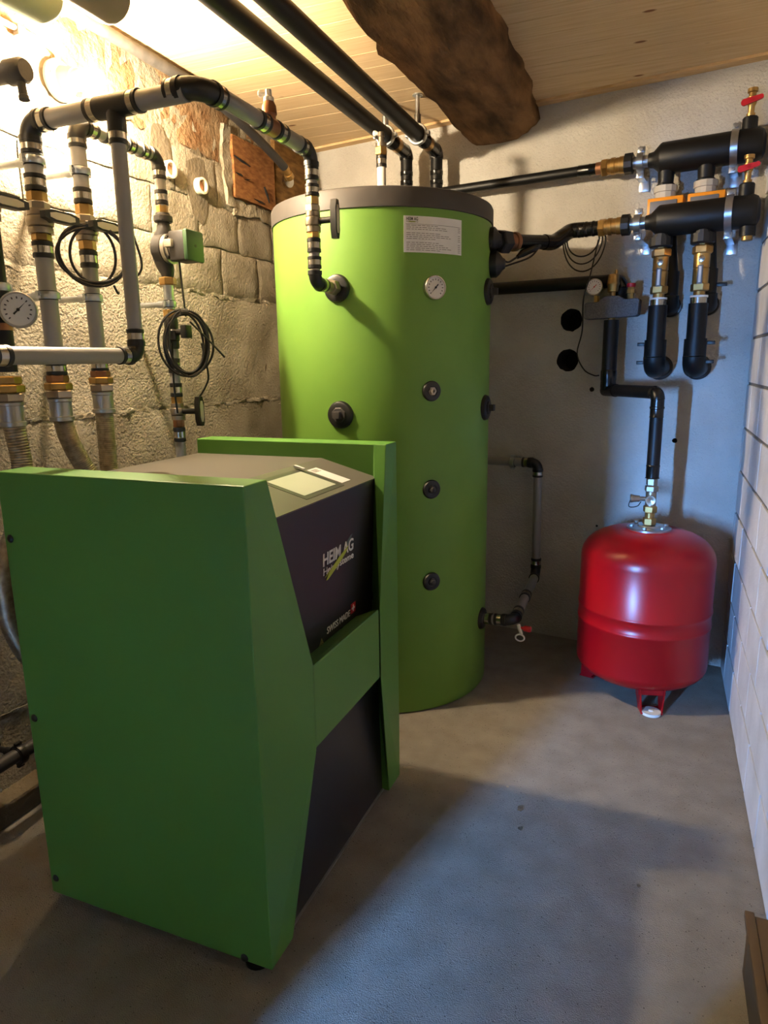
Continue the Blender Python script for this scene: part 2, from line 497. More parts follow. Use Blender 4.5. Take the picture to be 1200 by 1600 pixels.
# right wall: painted blocks with recessed mortar
wr = struct(obj('wall_right', B().box((XR + .1035, .4, 1.4), (.2, 6.8, 2.9)), 'brick_mortar', smooth=False))
BL, BH = .305, .2
for j in range(14):
    z0 = .01 + j * BH - .01
    y = -.6 - (BL / 2 if j % 2 else 0)
    while y < 3.6:
        y1 = min(y + BL, 3.6)
        if y1 - y > .03:
            q = random.uniform(0, .003)
            c = ((XR - q / 2 + .005), (y + y1) / 2, z0 + BH / 2)
            obj('brick', B().box(c, (.012 + q, y1 - y - .013, BH - .013), None, .0025), 'brick', wr, smooth=False)
        y += BL

# left wall: cast lifts below, three courses of blocks, brown broken plaster on top
wlft = struct(obj('wall_left', B().box((XL - .106, 1.75, 1.4), (.2, 4.7, 2.9)), 'mortar', smooth=False))
def rim(a, b, i, n):
    if i in (0, n): return a if i == 0 else b
    return a + .005 + (b - a - .01) * (i - 1) / (n - 2)
def rough_panel(y0, y1, z0, z1, m, amp, thick=.03, dy=.045, bulge=0, rag=.0):
    ny = max(4, int((y1 - y0) / dy)); nz = max(4, int((z1 - z0) / dy))
    b = B()
    for j in range(nz + 1):
        for i in range(ny + 1):
            y = rim(y0, y1, i, ny); z = rim(z0, z1, j, nz)
            e = min(i, ny - i, j, nz - j)
            x = XL + disp((0, y, z), 5, amp) + disp((3, y, z), 19, amp * .45) + bulge
            if e == 0: x -= thick
            yy = y + (disp((y, z, 7), 9, rag)); zz = z + (disp((z, y, 3), 9, rag))
            b.v.append((x, yy, zz))
    for j in range(nz):
        for i in range(ny):
            k = j * (ny + 1) + i
            b.f.append((k, k + 1, k + ny + 2, k + ny + 1))
    return b
lifts = [(-.6, -.05, .335), (-.6, .335, .835), (-.6, .835, 1.335), (-.6, 1.335, 1.85)]
for y0, z0, z1 in lifts:
    obj('concrete_lift', rough_panel(y0, 4.0, z0 + .004, z1 - .004, M['render'], .007, thick=.014, rag=.012), 'render', wlft, angle=60)
for j, (z0, z1) in enumerate(((1.85, 2.065), (2.065, 2.26), (2.26, 2.455))):
    y = -.56 + (.16 if j % 2 else 0) - .022
    while y < 4.0:
        obj('concrete_block', rough_panel(y + .003, y + .317, z0 + .003, z1 - .003, M['block'], .0045, .0025, .03, rag=.012), 'block', wlft, angle=60)
        y += .32
obj('brown_plaster', rough_panel(-.6, 3.05, 2.46, 2.79, M['brown_plaster'], .014, .03, .035, bulge=-.004, rag=.03), 'brown_plaster', wlft, angle=60)
obj('brown_plaster', rough_panel(3.05, 4.0, 2.60, 2.79, M['brown_plaster'], .012, .03, .035, bulge=-.01, rag=.02), 'brown_plaster', wlft, angle=60)
for zs in (.335, .835, 1.335, 1.85):
    obj('mortar_ridge', rough_panel(-.6, 4.0, zs - .014, zs + .012, None, .009, .012, .012, bulge=.001, rag=.016), 'mortar', wlft, angle=60)
obj('plaster_edge', rough_panel(2.99, 3.06, 2.28, 2.64, None, .012, .03, .016, bulge=.012, rag=.02), 'mortar', wlft, angle=60)
obj('plaster_edge', rough_panel(3.05, 3.45, 2.25, 2.325, None, .012, .03, .016, bulge=.006, rag=.02), 'mortar', wlft, angle=60)
# grey repair patches around the two wall sockets
def patch(y, z, hy, hz, seed):
    random.seed(seed)
    ring = []
    for k in range(40):
        a = 2 * math.pi * k / 40; r = .95 + .16 * noise.noise(V3((math.cos(a) * 1.6, math.sin(a) * 1.6, seed))) + random.uniform(-.03, .03)
        ring.append((XL - .008, y + math.cos(a) * hy * r, z + math.sin(a) * hz * r))
    return obj('repair_patch', B().prism(ring, (.0095, 0, 0)), 'patch', wlft, smooth=False)
patch(2.785, 2.33, .085, .165, 3)
patch(2.54, 2.36, .075, .15, 5)
obj('footing', B().box((-2.0, 1.4, .04), (.1, 5.4, .085), None, .012), 'footing', wlft)

# ceiling boards
ce = struct(obj('ceiling', B().box((-1.15, .5, ZC + .075), (3.6, 7.4, .1)), 'pine', smooth=False))
y = -.6; PW = .138
while y < 4.05:
    q = random.uniform(0, .0004)
    obj('plank', B().box((-.85, y + PW / 2, ZC + .012 - q), (2.75, PW - .002, .024), None, .0012), 'pine', ce, smooth=False)
    y += PW
struct(obj('trim_1', B().prism([wl(-2.45, 0, ZC - .012), wl(.06, 0, ZC - .012), wl(.06, .055, ZC - .012), wl(-2.45, .055, ZC - .012)], (0, 0, .03)), 'batten', smooth=False))

# wall behind the photographer: a door left ajar lets a band of daylight in from the passage
GX0, GX1, GZ0, GZ1 = -1.185, -1.10, .02, 1.32
wf = B()
yc = -.65
wf.box(((-2.3 + GX0) / 2, yc, 1.4), (GX0 + 2.3, .1, 2.9)); wf.box(((GX1 + .6) / 2, yc, 1.4), (.6 - GX1, .1, 2.9))
wf.box(((GX0 + GX1) / 2, yc, (GZ0 - .05) / 2), (GX1 - GX0, .1, GZ0 + .05)); wf.box(((GX0 + GX1) / 2, yc, (GZ1 + 2.85) / 2), (GX1 - GX0, .1, 2.85 - GZ1))
struct(obj('wall_front', wf, 'wall_white', smooth=False))
struct(obj('wall_passage', B().box((-1.2, -2.9, 1.4), (3.9, .1, 2.9)), 'wall_white', smooth=False))
struct(obj('wall_passage_side', B().box((-2.8, -1.75, 1.4), (.1, 2.4, 2.9)).box((-2.5, -.65, 1.4), (.7, .1, 2.9)), 'wall_white', smooth=False))

# ------------------------------------------------------------------ old timber beam
bb = B(); seg, nyb = 28, 90
rings = []
for j in range(nyb + 1):
    y = -.6 + (3.80 + .6) * j / nyb
    ring = []
    wv = disp((0, y, 0), .9, .05)
    for k in range(seg):
        a = 2 * math.pi * k / seg
        rx = .198 * (abs(math.cos(a)) ** .55) * (1 if math.cos(a) > 0 else -1)
        rz = .135 * (abs(math.sin(a)) ** .55) * (1 if math.sin(a) > 0 else -1)
        n_ = 1 + disp((math.cos(a), y * 1.6, math.sin(a)), 1.6, .16) + disp((math.cos(a), y * 1.2, math.sin(a)), 4, .03)
        kn = .055 * math.exp(-((y - 2.66) / .05) ** 2) * max(0, math.cos(a - math.pi * 1.06)) ** 3
        tap = 1 + .12 * max(0, (2.9 - y)) * (1 if math.cos(a) < 0 else .2)
        ring.append((-.845 + wv * .4 + rx * n_ * tap + (-kn if math.cos(a) < 0 else 0), y, ZC - .005 + rz * n_))
    rings.append(ring)
bb.quad_strip(rings)
tag(obj('timber_beam', bb, 'beam', angle=70), 'rough dark old timber beam running under the pine board ceiling', 'beam')

# ------------------------------------------------------------------ pellet boiler
bo = thing('pellet_boiler', 'green and anthracite pellet boiler with folded side panels standing in front of the tall tank', 'boiler', (-1.17, 1.64, 0))
xb, xf, zt = -1.535, -.805, 1.257
def side_panel(yo, sgn):
    """sgn +1: near panel (inner side towards +y)"""
    zb = .035 if sgn > 0 else .028
    t0, tm, tb = .092, .225, .105
    if sgn > 0: tm = .228
    pts = [(xb, yo, zb), (xf, yo, zb), (xf, yo, zt), (xb, yo, zt),                                   # outer sheet
           (xf, yo + sgn * tb, zb), (xf + .025, yo + sgn * tm, .52), (xf + .025, yo + sgn * tm, .755), (xf, yo + sgn * t0, zt),   # front fold
           (xb, yo + sgn * t0, zt), (xb, yo + sgn * t0, zb),                                          # inner rear
           (xf - .055, yo + sgn * tb, zb), (xf - .055, yo + sgn * .095, .52), (xf - .06, yo + sgn * .092, .755), (xf - .045, yo + sgn * t0, zt)]
    faces = [(0, 1, 2, 3), (1, 4, 5), (1, 5, 6, 2), (2, 6, 7), (2, 7, 13, 8, 3), (4, 10, 11, 5), (5, 11, 12, 6), (6, 12, 13, 7),
             (10, 9, 8, 13, 12, 11), (0, 3, 8, 9), (0, 9, 10, 4, 1)]
    return B().poly(pts, faces)
spn = obj('side_panel', side_panel(1.195, 1), 'green', bo, smooth=False)
spf = obj('side_panel', side_panel(2.093, -1), 'green', bo, smooth=False)
for pnl in (spn, spf):
    md = pnl.modifiers.new('edge', 'BEVEL'); md.width = .003; md.segments = 2; md.limit_method = 'ANGLE'; md.angle_limit = math.radians(18)
for x, z in ((-1.515, 1.085), (-1.515, .585), (-1.515, .085), (-.885, .045)):
    obj('screw', B().rev((x, 1.197, z), (0, -1, 0), [(0, .011), (.003, .011), (.007, .007), (.008, .004)], 14), 'black', spn)
# lid: flat rear, sloping front facet
lidp = [(-.839, 1.1465), (-.838, 1.150), (-1.036, 1.2055), (-1.53, 1.2055), (-1.53, .2), (-.9, .2), (-.9, 1.1)]
obj('lid', B().prism([(x, 1.290, z) for x, z in lidp], (0, .711, 0)), 'greytop', bo, smooth=False)
# upper anthracite door
ud = obj('upper_door', B().poly([(-.84, 1.29, 1.146), (-.84, 2.0, 1.146), (-.862, 2.0, .700), (-.862, 1.29, .700),
                                 (-.885, 1.29, 1.14), (-.885, 2.0, 1.14), (-.90, 2.0, .700), (-.90, 1.29, .700)],
                                [(0, 1, 2, 3), (4, 7, 6, 5), (0, 4, 5, 1), (1, 5, 6, 2), (2, 6, 7, 3), (3, 7, 4, 0)]), 'anthra', bo, smooth=False)
obj('finger_notch', B().rev((-.861, 1.757, .708), (1, 0, -.02), [(0, .016), (.002, .016), (.003, .012)], 16), 'black', ud)
obj('door_catch', B().box((-.852, 1.985, .752), (.012, .016, .024), None, .002), 'black', ud)
# green band across the front with its shelf
band = [(-.905, .70), (-.80, .748), (-.785, .752), (-.783, .748), (-.783, .522), (-.80, .518), (-.905, .518)]
bd = obj('front_band', B().prism([(x, 1.426, z) for x, z in band], (0, .439, 0)), 'green', bo, smooth=False)
obj('band_shelf', B().prism([(-.905, 1.29, .688), (-.865, 1.29, .700), (-.865, 2.0, .700), (-.905, 2.0, .688)], (0, 0, -.02)), 'green', bd, smooth=False)
# lower anthracite door
obj('lower_door', B().poly([(-.845, 1.29, .53), (-.845, 2.0, .53), (-.832, 2.0, .03), (-.832, 1.29, .03), (-.9, 1.29, .53), (-.9, 2.0, .53), (-.9, 2.0, .03), (-.9, 1.29, .03)],
                           [(0, 1, 2, 3), (4, 7, 6, 5), (0, 4, 5, 1), (1, 5, 6, 2), (2, 6, 7, 3), (3, 7, 4, 0)]), 'anthra', bo, smooth=False)
obj('bottom_edge', B().box((-.829, 1.645, .030), (.006, .7, .006)), 'silver', bo, smooth=False)
for x, y in ((-1.47, 1.26), (-.875, 1.24), (-.9, 2.03), (-1.47, 2.03)):
    obj('foot', B().rev((x, y, .001), (0, 0, 1), [(0, .034), (.008, .034), (.014, .018), (.045, .012)], 18), 'black', bo)
# display on the sloping facet
fs = V3((-.198, 0, .0555)).normalized(); fn = V3((.0555, 0, .198)).normalized()
def facet(s, y, h): return V3((-.838, y, 1.150)) + fs * s + fn * h
def facet_plate(s0, s1, y0, y1, h0, h1): return B().prism([facet(s0, y0, h0), facet(s0, y1, h0), facet(s1, y1, h0), facet(s1, y0, h0)], fn * (h1 - h0))
dsp = obj('display_frame', facet_plate(.022, .180, 1.565, 1.80, -.001, .0010), 'frame', bo, smooth=False)
obj('touch_screen', facet_plate(.040, .160, 1.585, 1.778, .001, .0016), 'screen', dsp, smooth=False)
obj('tape_tab', facet_plate(.158, .192, 1.786, 1.798, .004, .010), 'paper', dsp, smooth=False)
lb = obj('sticker', facet_plate(.036, .158, 1.812, 1.872, -.0005, .0012), 'paper', bo, smooth=False)
for k in range(5):
    obj('sticker_print', facet_plate(.132 + .004 * k, .134 + .004 * k, 1.82, 1.86 - .006 * (k % 3), .0012, .0016), 'printgrey', lb, smooth=False)
# lettering on the door; door plane leans slightly
dz = V3((.022, 0, .446)).normalized()
def door_pt(y, z): return V3((-.84 + (z - 1.146) * .022 / .446, y, z)) + V3((.0006, 0, 0))
text_on('lettering', 'HEIM AG', .052, door_pt(1.622, .954), (0, 1, 0), dz, 'textwhite', ud, bold=.0010, width=.203)
text_on('lettering', 'Heizsysteme', .030, door_pt(1.625, .926), (0, 1, 0), dz, 'textwhite', ud, bold=.0002, width=.203)
text_on('lettering', 'SWISS MADE', .030, door_pt(1.655, .740), (0, 1, 0), dz, 'textwhite', ud, width=.158)
def door_poly(name, pts, m, h=.0004):
    return obj(name, B().prism([door_pt(y, z) for y, z in pts], (h, 0, 0)), m, ud, smooth=False)
door_poly('brush_stroke', [(1.748, .957), (1.772, .980), (1.806, 1.003), (1.822, 1.004), (1.806, .985), (1.775, .958)], 'slate')
door_poly('brush_stroke', [(1.645, .908), (1.664, .926), (1.700, .944), (1.742, .960), (1.790, .974), (1.775, .958), (1.735, .938), (1.69, .920), (1.655, .907)], 'lime', .0016)
door_poly('brush_stroke', [(1.640, .918), (1.652, .926), (1.69, .939), (1.664, .926)], 'lime', .0014)
door_poly('swiss_flag', [(1.820, .742), (1.856, .742), (1.856, .775), (1.820, .775)], 'redplastic')
door_poly('flag_cross', [(1.8350, .748), (1.8410, .748), (1.8410, .7555), (1.849, .7555), (1.849, .7615), (1.8410, .7615), (1.8410, .769), (1.8350, .769), (1.8350, .7615), (1.827, .7615), (1.827, .7555), (1.8350, .7555)], 'textwhite', .0012)
door_poly('warning_triangle', [(1.604, .712), (1.640, .712), (1.622, .741)], 'warn')
door_poly('warning_field', [(1.610, .7155), (1.634, .7155), (1.622, .735)], 'anthra', .0008)
door_poly('warning_sign', [(1.6196, .718), (1.6245, .718), (1.623, .724), (1.626, .725), (1.622, .732), (1.619, .724)], 'warn', .0012)

# ------------------------------------------------------------------ buffer tank
TC = V3((-1.203, 2.985, 0)); TR = .482
tk = thing('buffer_tank', 'tall green cylindrical buffer tank with dark grey lid and black flanges', 'tank', TC)
def td(az):
    a = math.radians(az)
    return V3((math.sin(a), -math.cos(a), 0))
def tp(az, z, r=TR): return TC + td(az) * r + V3((0, 0, z))
obj('body', B().rev(TC + V3((0, 0, .004)), (0, 0, 1), [(0, TR - .004), (.006, TR), (2.088, TR)], 128), 'tank_green', tk)
obj('lid', B().rev(TC + V3((0, 0, 2.088)), (0, 0, 1), [(0, TR), (.001, TR + .006), (.062, TR + .006), (.072, TR + .001), (.076, TR - .008), (.077, .3), (.078, .001)], 128), 'lid', tk)
def flange(az, z, r, d=.016, kind=None):
    f = obj('flange', B().rev(tp(az, z, TR - .012), td(az), [(0, r), (.012 + d * .2, r), (.012 + d * .8, r * .92), (.012 + d, r * .8), (.012 + d, r * .5), (.012 + d * .5, r * .48)], 32), 'black', tk)
    p = tp(az, z, TR + d * .3)
    if kind == 'plug':
        pb = B().rev(p, td(az), [(0, r * .56), (.016, r * .56), (.018, r * .5)], 8, .4)
        x, y = frame(td(az))
        pb.box(p + td(az) * .026, (r * .5, r * .5, .026), Matrix((x, y, td(az))).transposed(), .002)
        obj('plug', pb, 'castiron', f, angle=20)
    elif kind == 'pocket':
        obj('plug', B().rev(p, td(az), [(0, r * .42), (.010, r * .42), (.010, r * .34), (.016, r * .32), (.016, r * .15), (.006, r * .14)], 6), 'nickel', f, angle=20)
    elif kind == 'bolt':
        obj('plug', B().rev(p, td(az), [(0, r * .42), (.010, r * .42), (.010, r * .3), (.020, r * .28), (.021, r * .2)], 8), 'castiron', f, angle=20)
    return f
flange(0, 1.80, .054)
flange(0, 1.311, .056, kind='plug')
flange(45, 1.40, .041, .010, 'pocket'); flange(45, .998, .040, .010, 'bolt'); flange(45, .598, .040, .010, 'bolt')
flange(90, 1.806, .056, kind='plug'); flange(88, 1.316, .056, kind='plug'); flange(88, .333, .052)
gauge(tk, tp(46, 1.797, TR + .022), td(46), .046, .026, needle=228, name='thermometer')
# data plate, curved with the tank, with its printed lines
def tank_patch(a0, a1, z0, z1, r0, r1, n=12):
    b = B(); rings = []
    for k in range(n + 1):
        a = a0 + (a1 - a0) * k / n
        rings.append([tp(a, z0, r0), tp(a, z0, r1), tp(a, z1, r1), tp(a, z1, r0)])
    return b.quad_strip(rings)
pl_ = obj('data_plate', tank_patch(31.6, 62.2, 1.926, 2.057, TR - .001, TR + .001), 'paper', tk)
pr = B(); random.seed(11)
rows = [2.023 - .0068 * k for k in range(14)]
for i, z in enumerate(rows):
    if i in (3, 8): continue
    L = random.uniform(8, 24) if i < 8 else random.uniform(14, 25)
    a = 32.8
    while a < 32.8 + L:
        w = random.uniform(.9, 2.6)
        nb = tank_patch(a, a + w, z - .0011, z + .0011, TR + .001, TR + .0014, 2); base = len(pr.v)
        pr.v += nb.v; pr.f += [tuple(base + q for q in f) for f in nb.f]
        a += w + .45
    nb = tank_patch(59.8, 61.2, z - .001, z + .001, TR + .001, TR + .0014, 1); base = len(pr.v)
    pr.v += nb.v; pr.f += [tuple(base + q for q in f) for f in nb.f]
obj('small_print', pr, 'printgrey', pl_, smooth=False)['kind'] = 'stuff'
obj('rule', tank_patch(32.6, 61.3, 2.0275, 2.0285, TR + .001, TR + .0014), 'print', pl_, smooth=False)
def tmap(a0, z0):
    return lambda x, y, z: tp(a0 + math.degrees(x / TR), z0 + y, TR + .0013 + z)
text_on('lettering', 'HEIM AG', .017, None, None, None, 'print', pl_, bold=.0005, ext=.0001, width=.046, mapfn=tmap(32.8, 2.0405))
text_on('lettering', 'Heizsysteme', .008, None, None, None, 'print', pl_, ext=.0001, width=.046, mapfn=tmap(32.8, 2.0335))
obj('brush_stroke', tank_patch(34, 37, 2.034, 2.038, TR + .001, TR + .0012, 2), 'lime', pl_, smooth=False)
# black sensor housings at the rear right
for az, z, r, L in ((96, 2.025, .05, .045), (98, 1.925, .056, .06)):
    obj('sensor_housing', B().rev(tp(az, z, TR - .01), td(az), [(0, r), (L * .6, r), (L * .8, r * .8), (L, r * .5), (L + .012, r * .34)], 16), 'black', tk)

# vent pipe on the tank top
vt = thing('tank_vent', 'pale pipe with brass nut and air vent rising from the tank lid centre', 'pipe', (-1.203, 2.985, 2.165))
P = lambda z: V3((-1.203, 2.985, z))
pipe(vt, P(2.166), P(2.352), .0195, 'white')
press(vt, P(2.350), P(2.398), .0195)
hexnut(vt, P(2.398), P(2.432), .027)
obj('vent_head', B().rev(P(2.432), (0, 0, 1), [(0, .024), (.016, .024), (.018, .013), (.04, .012), (.042, .015), (.06, .013)], 16), 'nickel', vt)
obj('vent_cap', B().rev((-1.216, 2.985, 2.488), (-1, 0, .15), [(0, .006), (.014, .012), (.022, .010)], 12), 'white', vt)

# ------------------------------------------------------------------ red expansion vessel
RC = V3((-.016, 3.19, 0)); RR = .286
ev = thing('expansion_vessel', 'glossy red steel expansion vessel on three short legs in the corner', 'tank', RC)
prof = []
zb, z1, z2, ztop = .058, .16, .640, .772
for k in range(13):
    a = math.pi / 2 * k / 12
    prof.append((z1 - (z1 - zb) * math.cos(a), RR * math.sin(a) ** .8 if k else .001))
prof += [(.345, RR), (.349, RR + .003), (.355, RR + .004), (.361, RR + .003), (.365, RR), (.412, RR), (.416, RR + .003), (.422, RR + .004), (.428, RR + .003), (.432, RR)]
for k in range(13):
    a = math.pi / 2 * k / 12
    prof.append((z2 + (ztop - z2) * math.sin(a), max(RR * math.cos(a) ** .62, .08)))
obj('body', B().rev(RC, (0, 0, 1), prof, 72), 'red', ev, angle=60)
fl = obj('flange', B().rev(RC + V3((0, 0, .760)), (0, 0, 1), [(0, .094), (.018, .094), (.020, .090), (.022, .05), (.028, .045), (.028, .001)], 36), 'zinc', ev)
for k in range(6):
    a = k * math.pi / 3 + .3
    obj('bolt', B().hexn(RC + V3((math.cos(a) * .075, math.sin(a) * .075, .781)), RC + V3((math.cos(a) * .075, math.sin(a) * .075, .791)), .009), 'zinc', fl)
for az in (14, 134, 254):
    d = td(az); s = V3((-d.y, d.x, 0))
    b = B()
    for k in (-1, 1):
        b.prism([RC + d * .13 + s * k * .055 + V3((0, 0, .12)), RC + d * .255 + s * k * .055 + V3((0, 0, .14)), RC + d * .262 + s * k * .046 + V3((0, 0, .004)), RC + d * .215 + s * k * .046 + V3((0, 0, .004))], s * -k * .006)
    b.prism([RC + d * .236 + s * -.06 + V3((0, 0, .16)), RC + d * .236 + s * .06 + V3((0, 0, .16)), RC + d * .244 + s * .056 + V3((0, 0, .085)), RC + d * .244 + s * -.056 + V3((0, 0, .085))], d * .006)
    b.prism([RC + d * .20 + s * -.046 + V3((0, 0, .003)), RC + d * .20 + s * .046 + V3((0, 0, .003)), RC + d * .268 + s * .046 + V3((0, 0, .003)), RC + d * .268 + s * -.046 + V3((0, 0, .003))], (0, 0, .007))
    lg = obj('leg', b, 'red', ev, smooth=False)
    if az == 14: obj('foot_disc', B().rev(RC + d * .252 + V3((0, 0, .001)), (0, 0, 1), [(0, .041), (.012, .041), (.0125, .01), (.017, .009)], 24), 'white', lg)

# ------------------------------------------------------------------ expansion line with valve
xl = thing('expansion_pipe', 'black insulated pipe stepping down from the grey safety group to the red vessel', 'pipe', RC + V3((0, 0, .79)))
A0 = wl(-.593, .13, 1.70); A1 = wl(-.593, .13, 1.372); A2 = RC + V3((0, 0, 1.372)); A3 = RC + V3((0, 0, 1.0))
dh = (A2 - A1).normalized()
pipe(xl, A0, A1 + V3((0, 0, .03)), .035, 'insul', 'insulated_pipe')
obj('taped_joint', B().rev(A1 + V3((0, 0, .0)), (0, 0, 1), [(0, .036), (.02, .037), (.045, .036), (.05, .0375), (.09, .0375), (.095, .036)], 20), 'tape', xl)
obj('elbow', B().rev(A1 - dh * .036, dh, [(0, .012), (.004, .024), (.014, .03), (.1, .03), (.104, .0315), (.11, .03)], 20), 'tape', xl)
pts = arc(A2, dh, (0, 0, -1), .03)
pipe(xl, A1 + dh * .06, pts[0], .028, 'insul', 'insulated_pipe')
obj('elbow', B().tube(pts, .0295, 18), 'tape', xl)
pipe(xl, pts[-1], A3, .0275, 'insul', 'insulated_pipe')
obj('taped_joint', B().rev(pts[-1] - V3((0, 0, .075)), (0, 0, 1), [(0, .031), (.004, .0285), (.035, .0285), (.038, .031), (.044, .031), (.047, .0285), (.075, .0285)], 18), 'tape', xl)
obj('taped_joint', B().rev(A3, (0, 0, 1), [(0, .031), (.004, .028), (.05, .0285), (.055, .030), (.06, .028)], 18), 'tape', xl)
Q = lambda z: RC + V3((0, 0, z))
hexnut(xl, Q(.968), Q(1.0), .024, 'nickel'); hexnut(xl, Q(.94), Q(.967), .029, 'nickel')
vb = obj('cap_valve', B().cyl(Q(.875), Q(.94), .023, 18), 'nickel', xl)
dv = V3((0, -1, 0))
obj('valve_cap', B().rev(Q(.906) + dv * .018, dv, [(0, .02), (.02, .022), (.024, .021), (.024, .012), (.020, .004)], 20), 'nickel', vb)
dl = V3((-1, -.12, 0)).normalized()
obj('drain_spout', B().rev(Q(.906), dl, [(0, .010), (.045, .010), (.047, .014), (.068, .016), (.082, .02), (.086, .018)], 16), 'nickel', vb)
obj('cap_chain', B().tube(smooth_path([Q(.906) + dl * .08 + V3((0, -.014, .012)), Q(.885) + dl * .09 + V3((0, -.016, -.012)), Q(.878) + dl * .055 + V3((0, -.015, -.004)), Q(.895) + dl * .04 + V3((0, -.01, 0))], 6), .0022, 6), 'cable', vb)
hexnut(xl, Q(.846), Q(.876), .030, 'brass'); obj('union', B().cyl(Q(.82), Q(.847), .021, 16), 'brass', xl)
hexnut(xl, Q(.789), Q(.822), .029, 'brass')

# ------------------------------------------------------------------ safety group
sg = thing('safety_group', 'grey foam-clad safety group with pressure gauge, brass vent and red capped valve', 'valve', wl(-.593, .13, 1.70))
def wbox(pts, off0, off1):
    return B().prism([wl(u, off0, z) for u, z in pts], -WN * (off1 - off0))
sh = obj('foam_shell', wbox([(-.715, 1.712), (-.708, 1.706), (-.478, 1.712), (-.469, 1.720), (-.466, 1.785), (-.474, 1.792), (-.530, 1.790), (-.562, 1.808), (-.622, 1.808), (-.652, 1.784), (-.708, 1.783), (-.716, 1.776)], .095, .17), 'eps', sg, smooth=False)
md = sh.modifiers.new('edge', 'BEVEL'); md.width = .008; md.segments = 3; md.limit_method = 'ANGLE'
obj('shell_badge', wbox([(-.700, 1.730), (-.655, 1.730), (-.655, 1.768), (-.700, 1.768)], .17, .173), 'eps', sh, smooth=False)
obj('shell_badge', wbox([(-.545, 1.742), (-.480, 1.744), (-.480, 1.770), (-.545, 1.768)], .17, .173), 'eps', sh, smooth=False)
obj('shell_badge', B().rev(wl(-.592, .168, 1.755), -WN, [(0, .036), (.004, .036), (.005, .03)], 24), 'eps', sh)
hexnut(sg, wl(-.668, .13, 1.784), wl(-.668, .13, 1.815), .014)
gauge(sg, wl(-.676, .155, 1.855), -WN + V3((.1, 0, 0)), .039, .03, needle=225, name='pressure_gauge', rimm='steel', needle_m='redplastic')
av = obj('air_vent', B().rev(wl(-.594, .13, 1.806), (0, 0, 1), [(0, .013), (.022, .013), (.023, .024), (.05, .026), (.055, .029), (.062, .029), (.066, .027), (.098, .025), (.102, .02)], 20), 'brass', sg)
obj('vent_pin', B().rev(wl(-.58, .14, 1.906), (0, 0, 1), [(0, .009), (.014, .008), (.014, .007), (.02, .007)], 12), 'brass', av)
sv = obj('safety_valve', B().rev(wl(-.512, .13, 1.785), (0, 0, 1), [(0, .014), (.014, .016), (.03, .017), (.032, .022), (.05, .022), (.052, .018), (.06, .018)], 8), 'brass', sg, angle=20)
obj('red_cap', B().rev(wl(-.512, .13, 1.844), (0, 0, 1), [(0, .018), (.004, .020), (.016, .020), (.018, .018)], 16), 'redplastic', sv)
hexnut(sg, wl(-.593, .13, 1.690), wl(-.593, .13, 1.715), .017)

# pipe from tank to the safety group
fp = thing('flow_pipe', 'thick black insulated pipe running from the tank behind the pressure gauge', 'pipe', wl(-.9, .06, 1.85))
pts = arc(wl(-.572, .06, 1.886), WE, (0, 0, -1), .035)
pipe(fp, wl(-1.62, .06, 1.890), pts[0], .031, 'insul', 'insulated_pipe')
obj('elbow', B().tube(pts, .0325, 18), 'tape', fp)
pipe(fp, pts[-1], wl(-.572, .06, 1.76), .031, 'insul', 'insulated_pipe')

